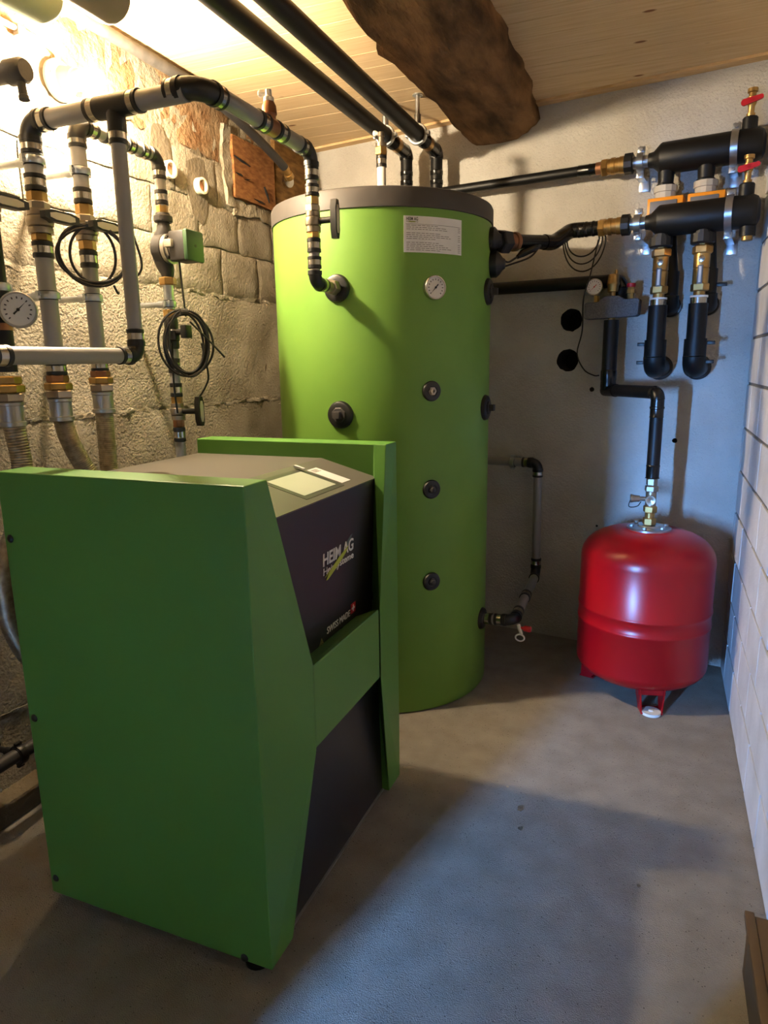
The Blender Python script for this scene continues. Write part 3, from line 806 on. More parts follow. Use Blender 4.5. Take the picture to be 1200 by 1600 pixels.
# ------------------------------------------------------------------ manifolds
def manifold(label, off, z, ul, ur, taps, R=.066):
    t = thing('manifold', label, 'manifold', wl((ul + ur) / 2, off, z - R))
    p = wl(ul, off, z); L = ur - ul
    obj('body', B().rev(p, WE, [(0, .03), (.022, .034), (.05, R - .004), (.058, R), (L - .03, R), (L - .010, R - .01), (L, R - .03)], 40), 'insul', t)
    obj('neck', B().rev(wl(ul - .10, off, z), WE, [(0, .026), (.1, .026)], 20), 'zinc', t)
    obj('union_nut', B().rev(wl(ul - .105, off, z), WE, [(0, .036), (.004, .046), (.036, .046), (.04, .038)], 12), 'black', t, angle=20)
    b = hexnut(t, wl(ul - .205, off, z), wl(ul - .175, off, z), .040)
    obj('brass_union', B().rev(wl(ul - .176, off, z), WE, [(0, .034), (.012, .034), (.014, .037), (.03, .037), (.032, .034), (.05, .034), (.052, .037), (.072, .037)], 24), 'brass', t)
    for u in (ul - .035, ur - .115):
        rr = .034 if u < ul else R
        br = B().rev(wl(u - .014, off, z), WE, [(0, rr * 1.0), (0, rr * 1.06 + .003), (.028, rr * 1.06 + .003), (.028, rr)], 32)
        for s in (-1, 1):
            br.box(wl(u, off * .9, z + s * (rr + .018)), (.032, .012, .028), Matrix((WE, WN, V3((0, 0, 1)))).transposed(), .002)
            br.cyl(wl(u, off * .9 + .006, z + s * (rr + .018)), wl(u, off * .9 + .016, z + s * (rr + .018)), .007, 8)
        br.box(wl(u, off * .45, z - rr - .03), (.034, off * .95, .004), Matrix((WE, WN, V3((0, 0, 1)))).transposed())
        br.box(wl(u + .006, .006, z - rr - .045), (.045, .006, .06), Matrix((WE, WN, V3((0, 0, 1)))).transposed(), .002)
        obj('bracket', br, 'zinc', t)
    for kind, u in taps:
        if kind == 'top':
            st = obj('drain_neck', B().rev(wl(u, off, z + R * .9), (0, 0, 1), [(0, .030), (.045, .030), (.05, .026)], 20), 'insul', t)
            k = B().rev(wl(u, off, z + R * .9 + .05), (0, 0, 1), [(0, .016), (.012, .018), (.014, .012), (.04, .013), (.05, .018), (.075, .02), (.078, .014), (.092, .014), (.094, .02), (.108, .02)], 14)
            dv_ = obj('drain_valve', k, 'brass', st)
            lv = B(); q0 = wl(u - .026, off + .03, z + R * .9 + .103); q1 = wl(u + .052, off + .03, z + R * .9 + .118)
            d = (q1 - q0).normalized(); n = d.cross(WN).normalized()
            lv.prism([q0 + d * (.062 if c_ > 0 else 0) + d * c_ * (.013 if c_ < 0 else .009) + n * s_ * (.013 if c_ < 0 else .009) for c_, s_ in [(math.cos(2 * math.pi * (k_ + .5) / 12), math.sin(2 * math.pi * (k_ + .5) / 12)) for k_ in range(12)]], WN * .012)
            lv.cyl(q0 + d * .03 - WN * .0, q0 + d * .03 + WN * .03, .008, 10)
            obj('red_lever', lv, 'redplastic', dv_, angle=25)
        elif kind == 'bot':
            st = obj('drain_neck', B().rev(wl(u, off, z - R * .9), (0, 0, -1), [(0, .031), (.038, .031)], 20), 'insul', t)
            obj('plug', B().rev(wl(u, off, z - R * .9 - .037), (0, 0, -1), [(0, .022), (.018, .022), (.02, .016)], 16), 'brass', st)
        elif kind == 'out':
            obj('outlet', B().rev(wl(u, off, z - R * .85), (0, 0, -1), [(0, .036), (.05, .033), (.055, .039), (.062, .039)], 20), 'insul', t)
        elif kind == 'nut':
            obj('outlet', B().rev(wl(u, off, z - R * .85), (0, 0, -1), [(0, .036), (.012, .036), (.014, .050), (.05, .050), (.056, .044)], 14), 'black', t, angle=20)
    return t
UPZ, UPO, LOZ, LOO = 2.388, .10, 2.108, .20
manifold('upper black insulated manifold with steel brackets and a red lever drain cock on top', UPO, UPZ, -.474, -.012, [('top', -.078), ('out', -.396), ('out', -.232)], .066)
manifold('lower black insulated manifold with orange actuators behind and brass flow meters below', LOO, LOZ, -.452, -.004, [('top', -.062), ('bot', -.045), ('nut', -.383), ('nut', -.214)], .066)
# flow pipe into the upper manifold
up_ = thing('supply_pipe', 'slim black insulated pipe running from behind the tank lid to the upper manifold', 'pipe', wl(-1.1, UPO, UPZ - .03))
pipe(up_, wl(-1.9, UPO, UPZ + .003), wl(-.70, UPO, UPZ), .0235, 'insul', 'insulated_pipe')
pipe(up_, wl(-.705, UPO, UPZ), wl(-.676, UPO, UPZ), .027, 'copper', 'adapter')
obj('taped_joint', B().rev(wl(-.79, UPO, UPZ), WE, [(0, .024), (.003, .026), (.05, .0255), (.055, .027), (.06, .0255), (.09, .0255)], 18), 'tape', up_)
# connection of the lower manifold to the tank
lp = thing('return_pipe', 'black taped pipe with bronze union and offset bend joining tank and lower manifold', 'pipe', wl(-.9, .3, 1.97))
T0 = tp(92, 2.012, TR - .01); T1 = wl(-.83, .33, 2.045); T2 = wl(-.785, .20, LOZ); T3 = wl(-.655, LOO, LOZ)
dd = (T1 - T0).normalized()
pipe(lp, T0, T0 + dd * .09, .026, 'castiron', 'nipple')
hexnut(lp, T0 + dd * .07, T0 + dd * .125, .05, 'castiron', 'union_nut')
obj('bronze_adapter', B().rev(T0 + dd * .125, dd, [(0, .036), (.03, .034), (.032, .04), (.05, .04), (.052, .034)], 18), 'copper', lp)
pipe(lp, T0 + dd * .17, T1, .031, 'tape', 'taped_pipe')
obj('offset_bend', B().tube(smooth_path([T1 - dd * .06, T1, lerp(T1, T2, .5), T2, T2 + WE * .06], 6), .034, 18), 'tape', lp)
pipe(lp, T2, T3, .032, 'tape', 'taped_pipe')
for t in (.25, .5, .75):
    pq = lerp(T2, T3, t)
    obj('tape_wrap', B().rev(pq, WE, [(0, .032), (.003, .0345), (.012, .034), (.015, .032)], 18), 'tape', lp)
# the two orange actuators on the upper manifold's outlets with their pipes into the wall
for i, (u, ue, side) in enumerate(((-.394, -.350, 'left'), (-.229, -.190, 'right'))):
    ac = thing('zone_valve', ('orange and grey valve actuator on the %s drop of the upper manifold' % side), 'valve', wl(u, UPO, 2.1), 'orange actuators between the manifolds')
    obj('collar', B().rev(wl(u, UPO, 2.272), (0, 0, -1), [(0, .030), (.003, .05), (.028, .05), (.03, .044), (.055, .044)], 12), 'beige', ac, angle=20)
    rot = Matrix((WE, WN, V3((0, 0, 1)))).transposed()
    hs = obj('actuator_body', B().box(wl(u + .012, UPO + .025, 2.17), (.148, .10, .085), rot, .006), 'orange', ac)
    obj('cover', B().box(wl(u + .006, UPO + .076, 2.172), (.112, .008, .05), rot, .003), 'greyplastic', hs)
    dp = thing('wall_pipe', ('rear black insulated pipe behind the %s flow meter bending into the wall' % side), 'pipe', wl(ue, .06, 1.74), 'rear pipes into the wall')
    pts = arc(wl(ue, .075, 1.755), (0, 0, -1), WN, .045)
    pipe(dp, wl(u + .018, .075, 2.13), wl(ue, .075, 1.90), .030, 'insul', 'insulated_pipe')
    pipe(dp, wl(ue, .075, 1.905), pts[0], .036, 'insul', 'insulated_pipe')
    obj('elbow', B().tube(pts, .042, 18), 'insul', dp)
    pipe(dp, pts[-1], wl(ue, -.01, 1.755), .048, 'black', 'rosette')
    sx = -1 if i == 0 else 1
    obj('cable_tie', B().box(wl(ue + sx * .055, .085, 1.835), (.045, .012, .016), rot, .002), 'black', dp)
# brass flow meters with their pipes into the wall
for i, (u, side) in enumerate(((-.378, 'left'), (-.211, 'right'))):
    fm = thing('flow_meter', ('%s brass flow meter with sight glass above a black pipe elbow into the wall' % side), 'valve', wl(u, LOO, 1.44), 'brass flow meters under the lower manifold')
    Pz = lambda z: wl(u, LOO, z)
    hexnut(fm, Pz(1.985), Pz(2.022), .022); hexnut(fm, Pz(1.955), Pz(1.99), .042)
    bdy = obj('meter_body', B().rev(Pz(1.955), (0, 0, -1), [(0, .033), (.055, .033), (.058, .030), (.062, .033), (.128, .032), (.132, .030)], 24), 'brass', fm)
    rot = Matrix((WE, WN, V3((0, 0, 1)))).transposed()
    obj('sight_window', B().box(wl(u, LOO + .031, 1.868), (.022, .012, .078), rot, .002), 'greyplastic', bdy)
    obj('scale', B().box(wl(u, LOO + .0375, 1.868), (.010, .002, .066), rot), 'white', bdy, smooth=False)
    obj('badge', B().rev(wl(u + .002, LOO + .028, 1.932), -WN, [(0, .014), (.006, .014), (.007, .011)], 20), 'steel', bdy)
    hexnut(fm, Pz(1.80), Pz(1.834), .038); pipe(fm, Pz(1.782), Pz(1.802), .024, 'brass', 'nipple')
    obj('gasket', B().cyl(Pz(1.775), Pz(1.783), .037, 24), 'white', fm)
    obj('steel_collar', B().cyl(Pz(1.745), Pz(1.776), .034, 24), 'steel', fm)
    pts = arc(wl(u, LOO, 1.475), (0, 0, -1), WN, .05)
    pipe(fm, Pz(1.75), Pz(1.60), .040, 'insul', 'insulated_pipe')
    el = obj('elbow', B().cyl(Pz(1.60), pts[0], .047, 24).tube(pts, .048, 24).cyl(pts[-1], wl(u, .0, 1.475), .046, 24), 'insul', fm)
    obj('rosette', B().rev(wl(u, .012, 1.475), -WN, [(0, .058), (.010, .058), (.014, .05)], 28), 'black', fm)
    sx = -1 if i == 0 else 1
    for z in (1.582, 1.50):
        obj('cable_tie', B().box(wl(u + sx * .062, LOO - .01, z), (.035, .014, .016), rot, .002), 'black', fm)

# sensor cable with loops on the back wall
cw = thing('sensor_cable', 'thin black sensor cable looped below the taped pipe and hanging down the back wall', 'cable', wl(-.72, .1, 1.44))
pth = [wl(-.80, .18, 2.08)]
for k in range(3):
    rx, rz = .075 + .012 * k, .07 + .028 * k
    for a in range(0, 9):
        t = math.pi + math.pi * a / 8
        pth.append(wl(-.735 + math.cos(t) * rx, .17 - .012 * k, 2.075 + math.sin(t) * rz * 1.15))
    for a in range(1, 4):
        t = math.pi * a / 4
        pth.append(wl(-.735 + math.cos(t) * rx, .17 - .012 * k, 2.085 + math.sin(t) * .012))
obj('cable_loops', B().tube(smooth_path(pth, 3), .0035, 6), 'cable', cw)
obj('cable_tail', B().tube(smooth_path([wl(-.675, .12, 2.07), wl(-.695, .17, 1.90), wl(-.72, .17, 1.80), wl(-.75, .05, 1.66), wl(-.775, .03, 1.55), wl(-.74, .02, 1.47), wl(-.69, .012, 1.44), wl(-.665, .008, 1.44)], 8), .0035, 6), 'cable', cw)
obj('cable_joint', B().tube([T0 + dd * .20 + V3((0, -.05, -.07)), T0 + dd * .23 + V3((0, -.05, -.055)), T0 + dd * .31 + V3((0, -.045, -.03)), T0 + dd * .34 + V3((0, -.04, -.02))], [.008, .016, .016, .008], 10), 'tape', cw)
for k in (0, 1):
    obj('cable_lead', B().tube(smooth_path([tp(98, 1.935 - .02 * k, TR + .06), T0 + dd * .15 + V3((0, -.05, -.09 - .012 * k)), T0 + dd * (.2 + .08 * k) + V3((0, -.05, -.07)), T0 + dd * .34 + V3((0, -.035, -.02))], 8), .0045, 6), 'cable', cw)

# ------------------------------------------------------------------ grey return pipe at the lower right of the tank
gr = thing('return_line', 'grey pipe dropping down the back wall to the tank foot with a drain tap', 'pipe', wl(-.93, .1, .3))
G0 = wl(-1.75, .1, .985); G1 = wl(-.937, .1, .990); G2 = wl(-.930, .1, .375); G3 = V3((-.565, 2.958, .345)); G4 = tp(88, .333, TR)
r_ = .023
e1, a0, a1 = elbow(gr, G1, WE, (0, 0, -1), r_, .035)
pipe(gr, G0, a0, r_); press(gr, a0 - WE * .05, a0 - WE * .005, r_); press(gr, a1 - V3((0, 0, .04)), a1, r_)
clamp(gr, wl(-1.075, .1, .987), WE, r_, WN, .095)
d23 = (G3 - G2).normalized()
e2, b0, b1 = elbow(gr, G2, (0, 0, -1), d23, r_, .05)
pipe(gr, a1, b0, r_); press(gr, b0, b0 + V3((0, 0, .05)), r_)
d34 = (G4 - G3).normalized()
e3, c0, c1 = elbow(gr, G3, d23, d34, r_, .04)
pipe(gr, b1, c0, r_); press(gr, lerp(b1, c0, .45), lerp(b1, c0, .56), r_); press(gr, lerp(b1, c0, .85), lerp(b1, c0, .99), r_)
pipe(gr, c1, G4, r_); press(gr, c1, c1 + d34 * .05, r_); press(gr, G4 - d34 * .055, G4 - d34 * .005, r_)
dt = obj('drain_tap', B().cyl(G3 + V3((.022, -.01, -.012)), G3 + V3((.040, -.025, -.052)), .008, 10).tube([G3 + V3((.034 + .02 * math.cos(k * math.pi / 8), -.028, -.068 + .016 * math.sin(k * math.pi / 8))) for k in range(17)], .004, 8), 'white', gr)
obj('tap_knob', B().rev(G3 + V3((.028, -.012, -.026)), (1, -.1, .0), [(0, .006), (.02, .006), (.021, .012), (.024, .014), (.05, .014), (.054, .011)], 12), 'redplastic', dt)

# ------------------------------------------------------------------ black ceiling pipes
for i, (x, z, lab) in enumerate(((-1.325, 2.592, 'left one of two black ceiling pipes, bending down behind the tank'), (-1.160, 2.578, 'right one of two black ceiling pipes, nearer the timber beam'))):
    cp = thing('ceiling_pipe', lab, 'pipe', (x, 3.64, 2.1), 'black pipes under the ceiling')
    Ye = 3.64; r = .034
    pts = arc((x, Ye, z), (0, 1, 0), (0, 0, -1), .035)
    pipe(cp, (x, -.6, z), (x, 3.36, z), .036, 'insul', 'insulated_pipe')
    obj('hose_ribs', B().rev((x, 3.36, z), (0, 1, 0), [(0, .034), (.01, .038), (.02, .034), (.03, .037), (.04, .033), (.05, .037), (.06, .033), (.07, .037), (.08, .033), (.09, .036), (.1, .031)], 20), 'tape', cp)
    pipe(cp, (x, 3.46, z), (x, 3.51, z), .034, 'brass', 'brass_collar')
    pipe(cp, (x, 3.50, z), pts[0], .034, 'tape', 'taped_pipe')
    obj('elbow', B().tube(pts, .0355, 18), 'tape', cp)
    pipe(cp, pts[-1], (x, Ye, 1.9), .031, 'insul', 'insulated_pipe')
    rb = B()
    for k in range(6):
        rb.rev((x, Ye, z - .09 - k * .045), (0, 0, -1), [(0, .031), (.003, .034), (.02, .0335), (.024, .031)], 18)
    obj('tape_wraps', rb, 'tape', cp)
    ck = clamp(cp, (x, 3.345, z), (0, 1, 0), .036, (0, 0, 1), ZC - z, .024)
    obj('clamp_boss', B().cyl((x, 3.345, z + .04), (x, 3.345, z + .085), .016, 12), 'zinc', ck)

# ------------------------------------------------------------------ main grey run: wall riser -> across -> tank
mr = thing('boiler_flow_pipe', 'grey flow pipe rising on the wall, crossing over and dropping into the tank', 'pipe', (-1.82, 1.682, 1.41))
x1_, y1_ = -1.82, 1.682; r = .0265
P = lambda z: V3((x1_, y1_, z))
RZ = 2.232
e, q0, q1 = elbow(mr, (x1_, y1_, RZ), (0, 0, 1), (1, 0, 0), r, .045)
press(mr, P(2.143), P(2.184), r); pipe(mr, P(2.085), P(2.15), r)
clamp(mr, P(2.126), (0, 0, 1), r, (-1, 0, 0), .205)
press(mr, P(2.039), P(2.089), r); hexnut(mr, P(2.009), P(2.040), .0295); hexnut(mr, P(1.985), P(2.010), .034, 'nickel')
vb = valve_body(mr, P(1.985), P(1.917), .036); t_handle(vb, (x1_ + .03, y1_, 1.957), (1, 0, 0), (0, 1, 0), .055)
hexnut(mr, P(1.894), P(1.918), .0295); press(mr, P(1.845), P(1.895), r)
pipe(mr, P(1.50), P(1.847), r); clamp(mr, P(1.734), (0, 0, 1), r, (-1, 0, 0), .205)
press(mr, P(1.487), P(1.53), r); hexnut(mr, P(1.464), P(1.489), .034, 'copper'); hexnut(mr, P(1.440), P(1.464), .042)
X = lambda x: V3((x, y1_, RZ))
press(mr, q1, q1 + V3((.045, 0, 0)), r); pipe(mr, X(-1.79), X(-1.24), r)
press(mr, X(-1.585), X(-1.535), r); press(mr, X(-1.44), X(-1.395), r)
tee = obj('tee', B().cyl(X(-1.54), X(-1.435), r * 1.2, 20, .003).cyl((-1.487, y1_, RZ), (-1.487, y1_, RZ - .065), .0265, 20, .003), 'black', mr)
press(mr, (-1.487, y1_, RZ - .058), (-1.487, y1_, RZ - .102), .022)
pipe(mr, (-1.487, y1_, RZ - .1), (-1.487, y1_, 1.60), .0215)
e, d0, d1 = elbow(mr, (-1.487, y1_, 1.542), (0, 0, -1), (0, -1, 0), .0215, .035)
press(mr, d0, d0 + V3((0, 0, .045)), .0215); press(mr, d1 - V3((0, .045, 0)), d1, .0215)
pipe(mr, d1, (-1.487, 1.2, 1.539), .0225); press(mr, (-1.487, 1.18, 1.539), (-1.487, 1.232, 1.539), .0225); pipe(mr, (-1.487, .9, 1.539), (-1.487, 1.2, 1.539), .0225)
e, f0, f1 = elbow(mr, (-1.2, y1_, RZ + .008), (1, 0, 0), (0, 1, 0), r, .06)
press(mr, f0 - V3((.042, 0, 0)), f0, r); press(mr, f1, f1 + V3((0, .04, 0)), r)
Yp = lambda y: V3((-1.2, y, RZ + .012))
pipe(mr, Yp(1.76), Yp(2.28), .0245)
press(mr, Yp(1.965), Yp(2.018), .0245)
tv = obj('vent_tee', B().cyl(Yp(2.015), Yp(2.07), .027, 18, .004).rev(Yp(2.043), (0, 0, 1), [(0, .02), (.03, .02), (.034, .024), (.058, .022), (.07, .016)], 16), 'copper', mr)
obj('vent_cap', B().rev(Yp(2.043) + V3((0, 0, .07)), (0, 0, 1), [(0, .017), (.012, .016), (.016, .011), (.034, .010)], 14).rev(Yp(2.043) + V3((-.008, 0, .095)), (-1, 0, .1), [(0, .005), (.02, .011), (.026, .010)], 10), 'white', tv)
press(mr, Yp(2.07), Yp(2.125), .0245)
e, g0, g1 = elbow(mr, (-1.2, 2.315, RZ + .01), (0, 1, 0), (0, 0, -1), .022, .04)
press(mr, g0 - V3((0, .05, 0)), g0 - V3((0, .005, 0)), .0235)
P = lambda z: V3((-1.2, 2.315, z))
press(mr, P(2.147), P(2.197), .021); pipe(mr, P(2.08), P(2.16), .0195); press(mr, P(2.094), P(2.136), .021)
hexnut(mr, P(2.066), P(2.095), .0235); hexnut(mr, P(2.043), P(2.068), .027, 'nickel')
vb = valve_body(mr, P(2.043), P(1.975), .0265); t_handle(vb, (-1.175, 2.315, 2.012), (1, 0, 0), (0, 0, 1), .062, .13)
hexnut(mr, P(1.954), P(1.977), .0235); press(mr, P(1.905), P(1.955), .021); press(mr, P(1.85), P(1.893), .021); pipe(mr, P(1.84), P(1.91), .0195)
e, h0, h1 = elbow(mr, (-1.2, 2.315, 1.80), (0, 0, -1), (0, 1, 0), .021, .035)
press(mr, h1, h1 + V3((0, .045, 0)), .0205); pipe(mr, h1, (-1.2, 2.52, 1.80), .0195, 'nickel', 'nipple'); hexnut(mr, (-1.2, 2.435, 1.80), (-1.2, 2.475, 1.80), .03, 'nickel')

# ------------------------------------------------------------------ second riser with pump branch
sr = thing('pump_pipe', 'grey riser with coiled cable crossing to a branch with green pump on the left wall', 'pipe', (-1.82, 1.868, 1.43))
x2, y2 = -1.82, 1.868; r = .0245
P = lambda z: V3((x2, y2, z))
e, q0, q1 = elbow(sr, (x2, y2, 2.284), (0, 0, 1), (0, 1, 0), r, .04)
press(sr, P(2.21), P(2.25), r); pipe(sr, P(2.06), P(2.22), r); clamp(sr, P(2.14), (0, 0, 1), r, (-1, 0, 0), .205)
press(sr, P(2.039), P(2.09), r); hexnut(sr, P(2.005), P(2.04), .028); hexnut(sr, P(1.982), P(2.006), .032, 'nickel')
vb = valve_body(sr, P(1.982), P(1.925), .034); t_handle(vb, (x2 + .03, y2, 1.962), (1, 0, 0), (0, 1, 0), .055)
hexnut(sr, P(1.895), P(1.927), .028); press(sr, P(1.838), P(1.895), r); pipe(sr, P(1.50), P(1.84), r); clamp(sr, P(1.742), (0, 0, 1), r, (-1, 0, 0), .205)
press(sr, P(1.498), P(1.535), r); hexnut(sr, P(1.478), P(1.5), .033, 'copper'); hexnut(sr, P(1.455), P(1.478), .04)
R2 = lambda y: V3((x2, y, 2.284))
press(sr, q1, q1 + V3((0, .045, 0)), .022); pipe(sr, R2(1.91), R2(2.23), .021); press(sr, R2(1.985), R2(2.03), .022); press(sr, R2(2.09), R2(2.13), .022); press(sr, R2(2.16), R2(2.2), .022)
y3 = 2.265; r = .0205
e, s0, s1 = elbow(sr, (x2, y3, 2.286), (0, 1, 0), (0, 0, -1), r, .04)
P = lambda z: V3((x2, y3, z))
press(sr, P(2.205), P(2.248), r); pipe(sr, P(2.11), P(2.21), r); press(sr, P(2.115), P(2.168), r); hexnut(sr, P(2.082), P(2.115), .0225)
obj('union_nut', B().rev(P(2.052), (0, 0, 1), [(0, .032), (.004, .035), (.022, .035), (.026, .028), (.034, .026)], 14), 'castiron', sr)
pm = obj('pump_body', B().tube(smooth_path([P(2.055), P(2.02), P(1.99) + V3((-.012, 0, 0)), P(1.95) + V3((-.02, 0, 0)), P(1.91) + V3((-.012, 0, 0)), P(1.875), P(1.85)], 5), [.021 + .016 * math.sin(math.pi * k / 30) for k in range(31)], 16).cyl((x2 - .03, y3, 1.955), (x2 + .02, y3, 1.955), .058, 28, .006), 'castiron', sr)
pc = obj('motor_flange', B().rev((x2 + .018, y3, 1.955), (1, 0, 0), [(0, .056), (.016, .056), (.018, .05), (.03, .05), (.032, .046), (.05, .045)], 28), 'silver', pm)
for k in range(4):
    a = math.pi / 4 + k * math.pi / 2
    obj('motor_bolt', B().cyl((x2 + .034, y3 + math.cos(a) * .05, 1.955 + math.sin(a) * .05), (x2 + .046, y3 + math.cos(a) * .05, 1.955 + math.sin(a) * .05), .007, 8), 'black', pm)
obj('motor_housing', B().box((x2 + .090, y3, 1.957), (.07, .1, .108), None, .008), 'castiron', pm)
pg = obj('pump_head', B().box((x2 + .133, y3, 1.957), (.020, .105, .112), None, .007), 'pump_green', pm)
obj('pump_button', B().cyl((x2 + .142, y3, 1.957), (x2 + .1445, y3, 1.957), .006, 12), 'black', pm)
obj('pump_plug', B().box((x2 + .062, y3 - .055, 1.965), (.035, .022, .028), None, .003), 'beige', pm)
hexnut(sr, P(1.822), P(1.852), .033); pipe(sr, P(1.725), P(1.825), .020, 'zinc', 'nipple'); clamp(sr, P(1.752), (0, 0, 1), .020, (-1, 0, 0), .205)
hexnut(sr, P(1.70), P(1.731), .027)
bv = obj('black_valve', B().rev(P(1.58), (0, 0, 1), [(0, .024), (.01, .027), (.03, .026), (.035, .03), (.07, .03), (.075, .026), (.105, .028), (.12, .026)], 16), 'black', sr)
obj('knob', B().cyl((x2 + .02, y3, 1.645), (x2 + .06, y3, 1.645), .012, 12).box((x2 + .07, y3, 1.645), (.028, .04, .05), None, .004), 'black', bv)
press(sr, P(1.485), P(1.545), r); pipe(sr, P(1.44), P(1.585), r); press(sr, P(1.392), P(1.448), r); hexnut(sr, P(1.364), P(1.393), .0225)
vb = valve_body(sr, P(1.366), P(1.300), .027); t_handle(vb, (x2 + .022, y3, 1.335), (1, 0, 0), (0, 0, 1), .085, .115)
hexnut(sr, P(1.27), P(1.302), .0225, 'copper'); press(sr, P(1.21), P(1.27), r); pipe(sr, P(.62), P(1.215), r)
e, w0, w1 = elbow(sr, (x2, y3, .58), (0, 0, -1), (1, 0, 0), r, .04)
pipe(sr, w1, (-1.70, y3, .58), r)

# ------------------------------------------------------------------ black riser with thermometer at the left edge
br_ = thing('black_riser', 'black insulated riser at the left edge with a round thermometer', 'pipe', (-1.82, 1.497, 1.41))
P = lambda z: V3((-1.82, 1.497, z))
pipe(br_, P(1.99), P(2.4), .028); vb = valve_body(br_, P(2.0), P(1.925), .036); t_handle(vb, (-1.79, 1.497, 1.965), (1, 0, 0), (0, 1, 0), .055)
pipe(br_, P(1.50), P(1.93), .031, 'insul', 'insulated_pipe'); clamp(br_, P(1.742), (0, 0, 1), .031, (-1, 0, 0), .205)
obj('brass_band', B().cyl(P(1.62), P(1.64), .0325, 20), 'copper', br_)
gd = V3((.72, -.69, 0)).normalized()
obj('gauge_stem', B().cyl(P(1.672), P(1.672) + V3((.10, -.03, 0)), .012, 12), 'brass', br_)
gauge(br_, P(1.672) + V3((.118, -.035, 0)), gd, .050, .03, needle=45, name='thermometer', rimm='silver')
hexnut(br_, P(1.463), P(1.488), .038); hexnut(br_, P(1.438), P(1.463), .045)

# braided hoses ------------------------------------------------------------
def hose(label, top, ctrl, rr=.031):
    h = thing('braided_hose', label, 'hose', top, 'braided steel hoses behind the boiler')
    t = V3(top)
    hexnut(h, t, t - V3((0, 0, .026)), .042, 'nickel')
    obj('ferrule', B().rev(t - V3((0, 0, .026)), (0, 0, -1), [(0, .032), (.002, .037), (.01, .037), (.012, .034), (.058, .034), (.060, .038), (.072, .038), (.074, .033)], 24), 'silver', h)
    path = smooth_path([t - V3((0, 0, .085))] + ctrl, 36)
    obj('braid', B().tube(path, [rr * (1.0 if k % 2 else .95) for k in range(len(path))], 18), 'braid', h)
    ed = (path[-1] - path[-2]).normalized()
    hexnut(h, path[-1] - ed * .02, path[-1] + ed * .03, .042, 'nickel')
    return h
hose('leftmost braided steel hose hanging below the black riser', (-1.82, 1.497, 1.438), [(-1.81, 1.50, 1.2), (-1.79, 1.44, 1.05), (-1.765, 1.352, .9), (-1.735, 1.35, .72), (-1.68, 1.42, .56), (-1.57, 1.50, .50)])
hose('middle braided steel hose curving away behind the boiler side panel', (-1.82, 1.682, 1.440), [(-1.815, 1.70, 1.27), (-1.80, 1.746, 1.16), (-1.74, 1.80, 1.0), (-1.65, 1.80, .86), (-1.57, 1.80, .82)])
hose('straight braided steel hose below the riser with the small cable coil', (-1.82, 1.868, 1.454), [(-1.82, 1.866, 1.25), (-1.815, 1.866, 1.12), (-1.77, 1.90, .95), (-1.68, 1.92, .78), (-1.57, 1.92, .70)])

# cable coils -----------------------------------------------------------------
def coil(label, c, nx_, rx, rz, turns, seed, extra):
    random.seed(seed)
    t = thing('cable_coil', label, 'cable', V3(c) - V3((0, 0, rz)))
    d = V3(nx_).normalized(); s = V3((0, 0, 1)).cross(d).normalized()
    pth = []
    for k in range(turns * 16 + 1):
        a = math.pi / 2 + 2 * math.pi * k / 16; tn = k / 16
        ex = 1 + .17 * math.sin(tn * 2.4 + seed); ez = 1 + .07 * math.sin(tn * 1.7 + 1)
        pth.append(V3(c) + s * math.cos(a) * rx * ex + V3((0, 0, 1)) * math.sin(a) * rz * ez + d * (.006 * math.sin(tn * 3.1)) + s * .012 * math.sin(tn * 1.3))
    obj('cable', B().tube(smooth_path(pth, 3), .0048, 7), 'cable', t)
    obj('cable_tie', B().rev(V3(c) + V3((0, 0, rz)) - s * .014, s, [(0, .014), (.028, .014)], 10), 'deepgreen', t)
    for e in extra:
        obj('cable_tail', B().tube(smooth_path(e, 8), .004, 6), 'cable', t)
    return t
coil('black cable coil hung over the riser beside the steel clamp', (-1.765, 1.832, 1.872), (.75, -.65, 0), .098, .092, 4, 2, [[(-1.735, 1.88, 1.78), (-1.73, 1.89, 1.755), (-1.735, 1.90, 1.76)], [(-1.68, 1.93, 1.95), (-1.67, 1.95, 1.85), (-1.69, 1.93, 1.80)]])
coil('larger black cable coil hanging below the green pump', (-1.73, 2.235, 1.598), (.75, -.65, 0), .083, .118, 6, 4, [[(-1.745, 2.245, 1.94), (-1.742, 2.25, 1.82), (-1.735, 2.25, 1.70)], [(-1.70, 2.29, 1.60), (-1.70, 2.32, 1.48), (-1.71, 2.31, 1.43), (-1.73, 2.28, 1.38)], [(-1.71, 2.24, 1.68), (-1.66, 2.30, 1.60), (-1.63, 2.34, 1.545)], [(-1.77, 2.20, 1.60), (-1.785, 2.21, 1.45), (-1.79, 2.225, 1.33)]])

# ------------------------------------------------------------------ lamp
lm = thing('wall_lamp', 'cream porcelain lamp holder with a glowing bare bulb high on the left wall', 'lamp', (XL, 2.03, 2.49))
lc = V3((XL + .01, 2.015, 2.488)); ax = (V3(BULB_POS) - lc).normalized()
obj('base', B().rev(lc, (1, 0, 0), [(0, .066), (.012, .066), (.02, .06), (.022, .05), (.03, .047)], 32), 'cream', lm)
obj('socket', B().rev(lc + V3((.028, 0, 0)), ax, [(0, .042), (.04, .038), (.07, .036), (.072, .033), (.105, .032)], 28), 'cream', lm)
bp = V3(BULB_POS)
obj('bulb', B().rev(bp - ax * .072, ax, [(0, .014), (.02, .018), (.04, .028), (.062, .034), (.08, .031), (.092, .018), (.096, .002)], 24), 'bulb', lm)
obj('base_screw', B().cyl(lc + V3((.02, -.05, .01)), lc + V3((.025, -.05, .01)), .006, 8), 'print', lm)
cd = thing('conduit', 'painted cable conduit running along the left wall to the lamp holder', 'cable', (XL + .02, 1.4, 2.5))
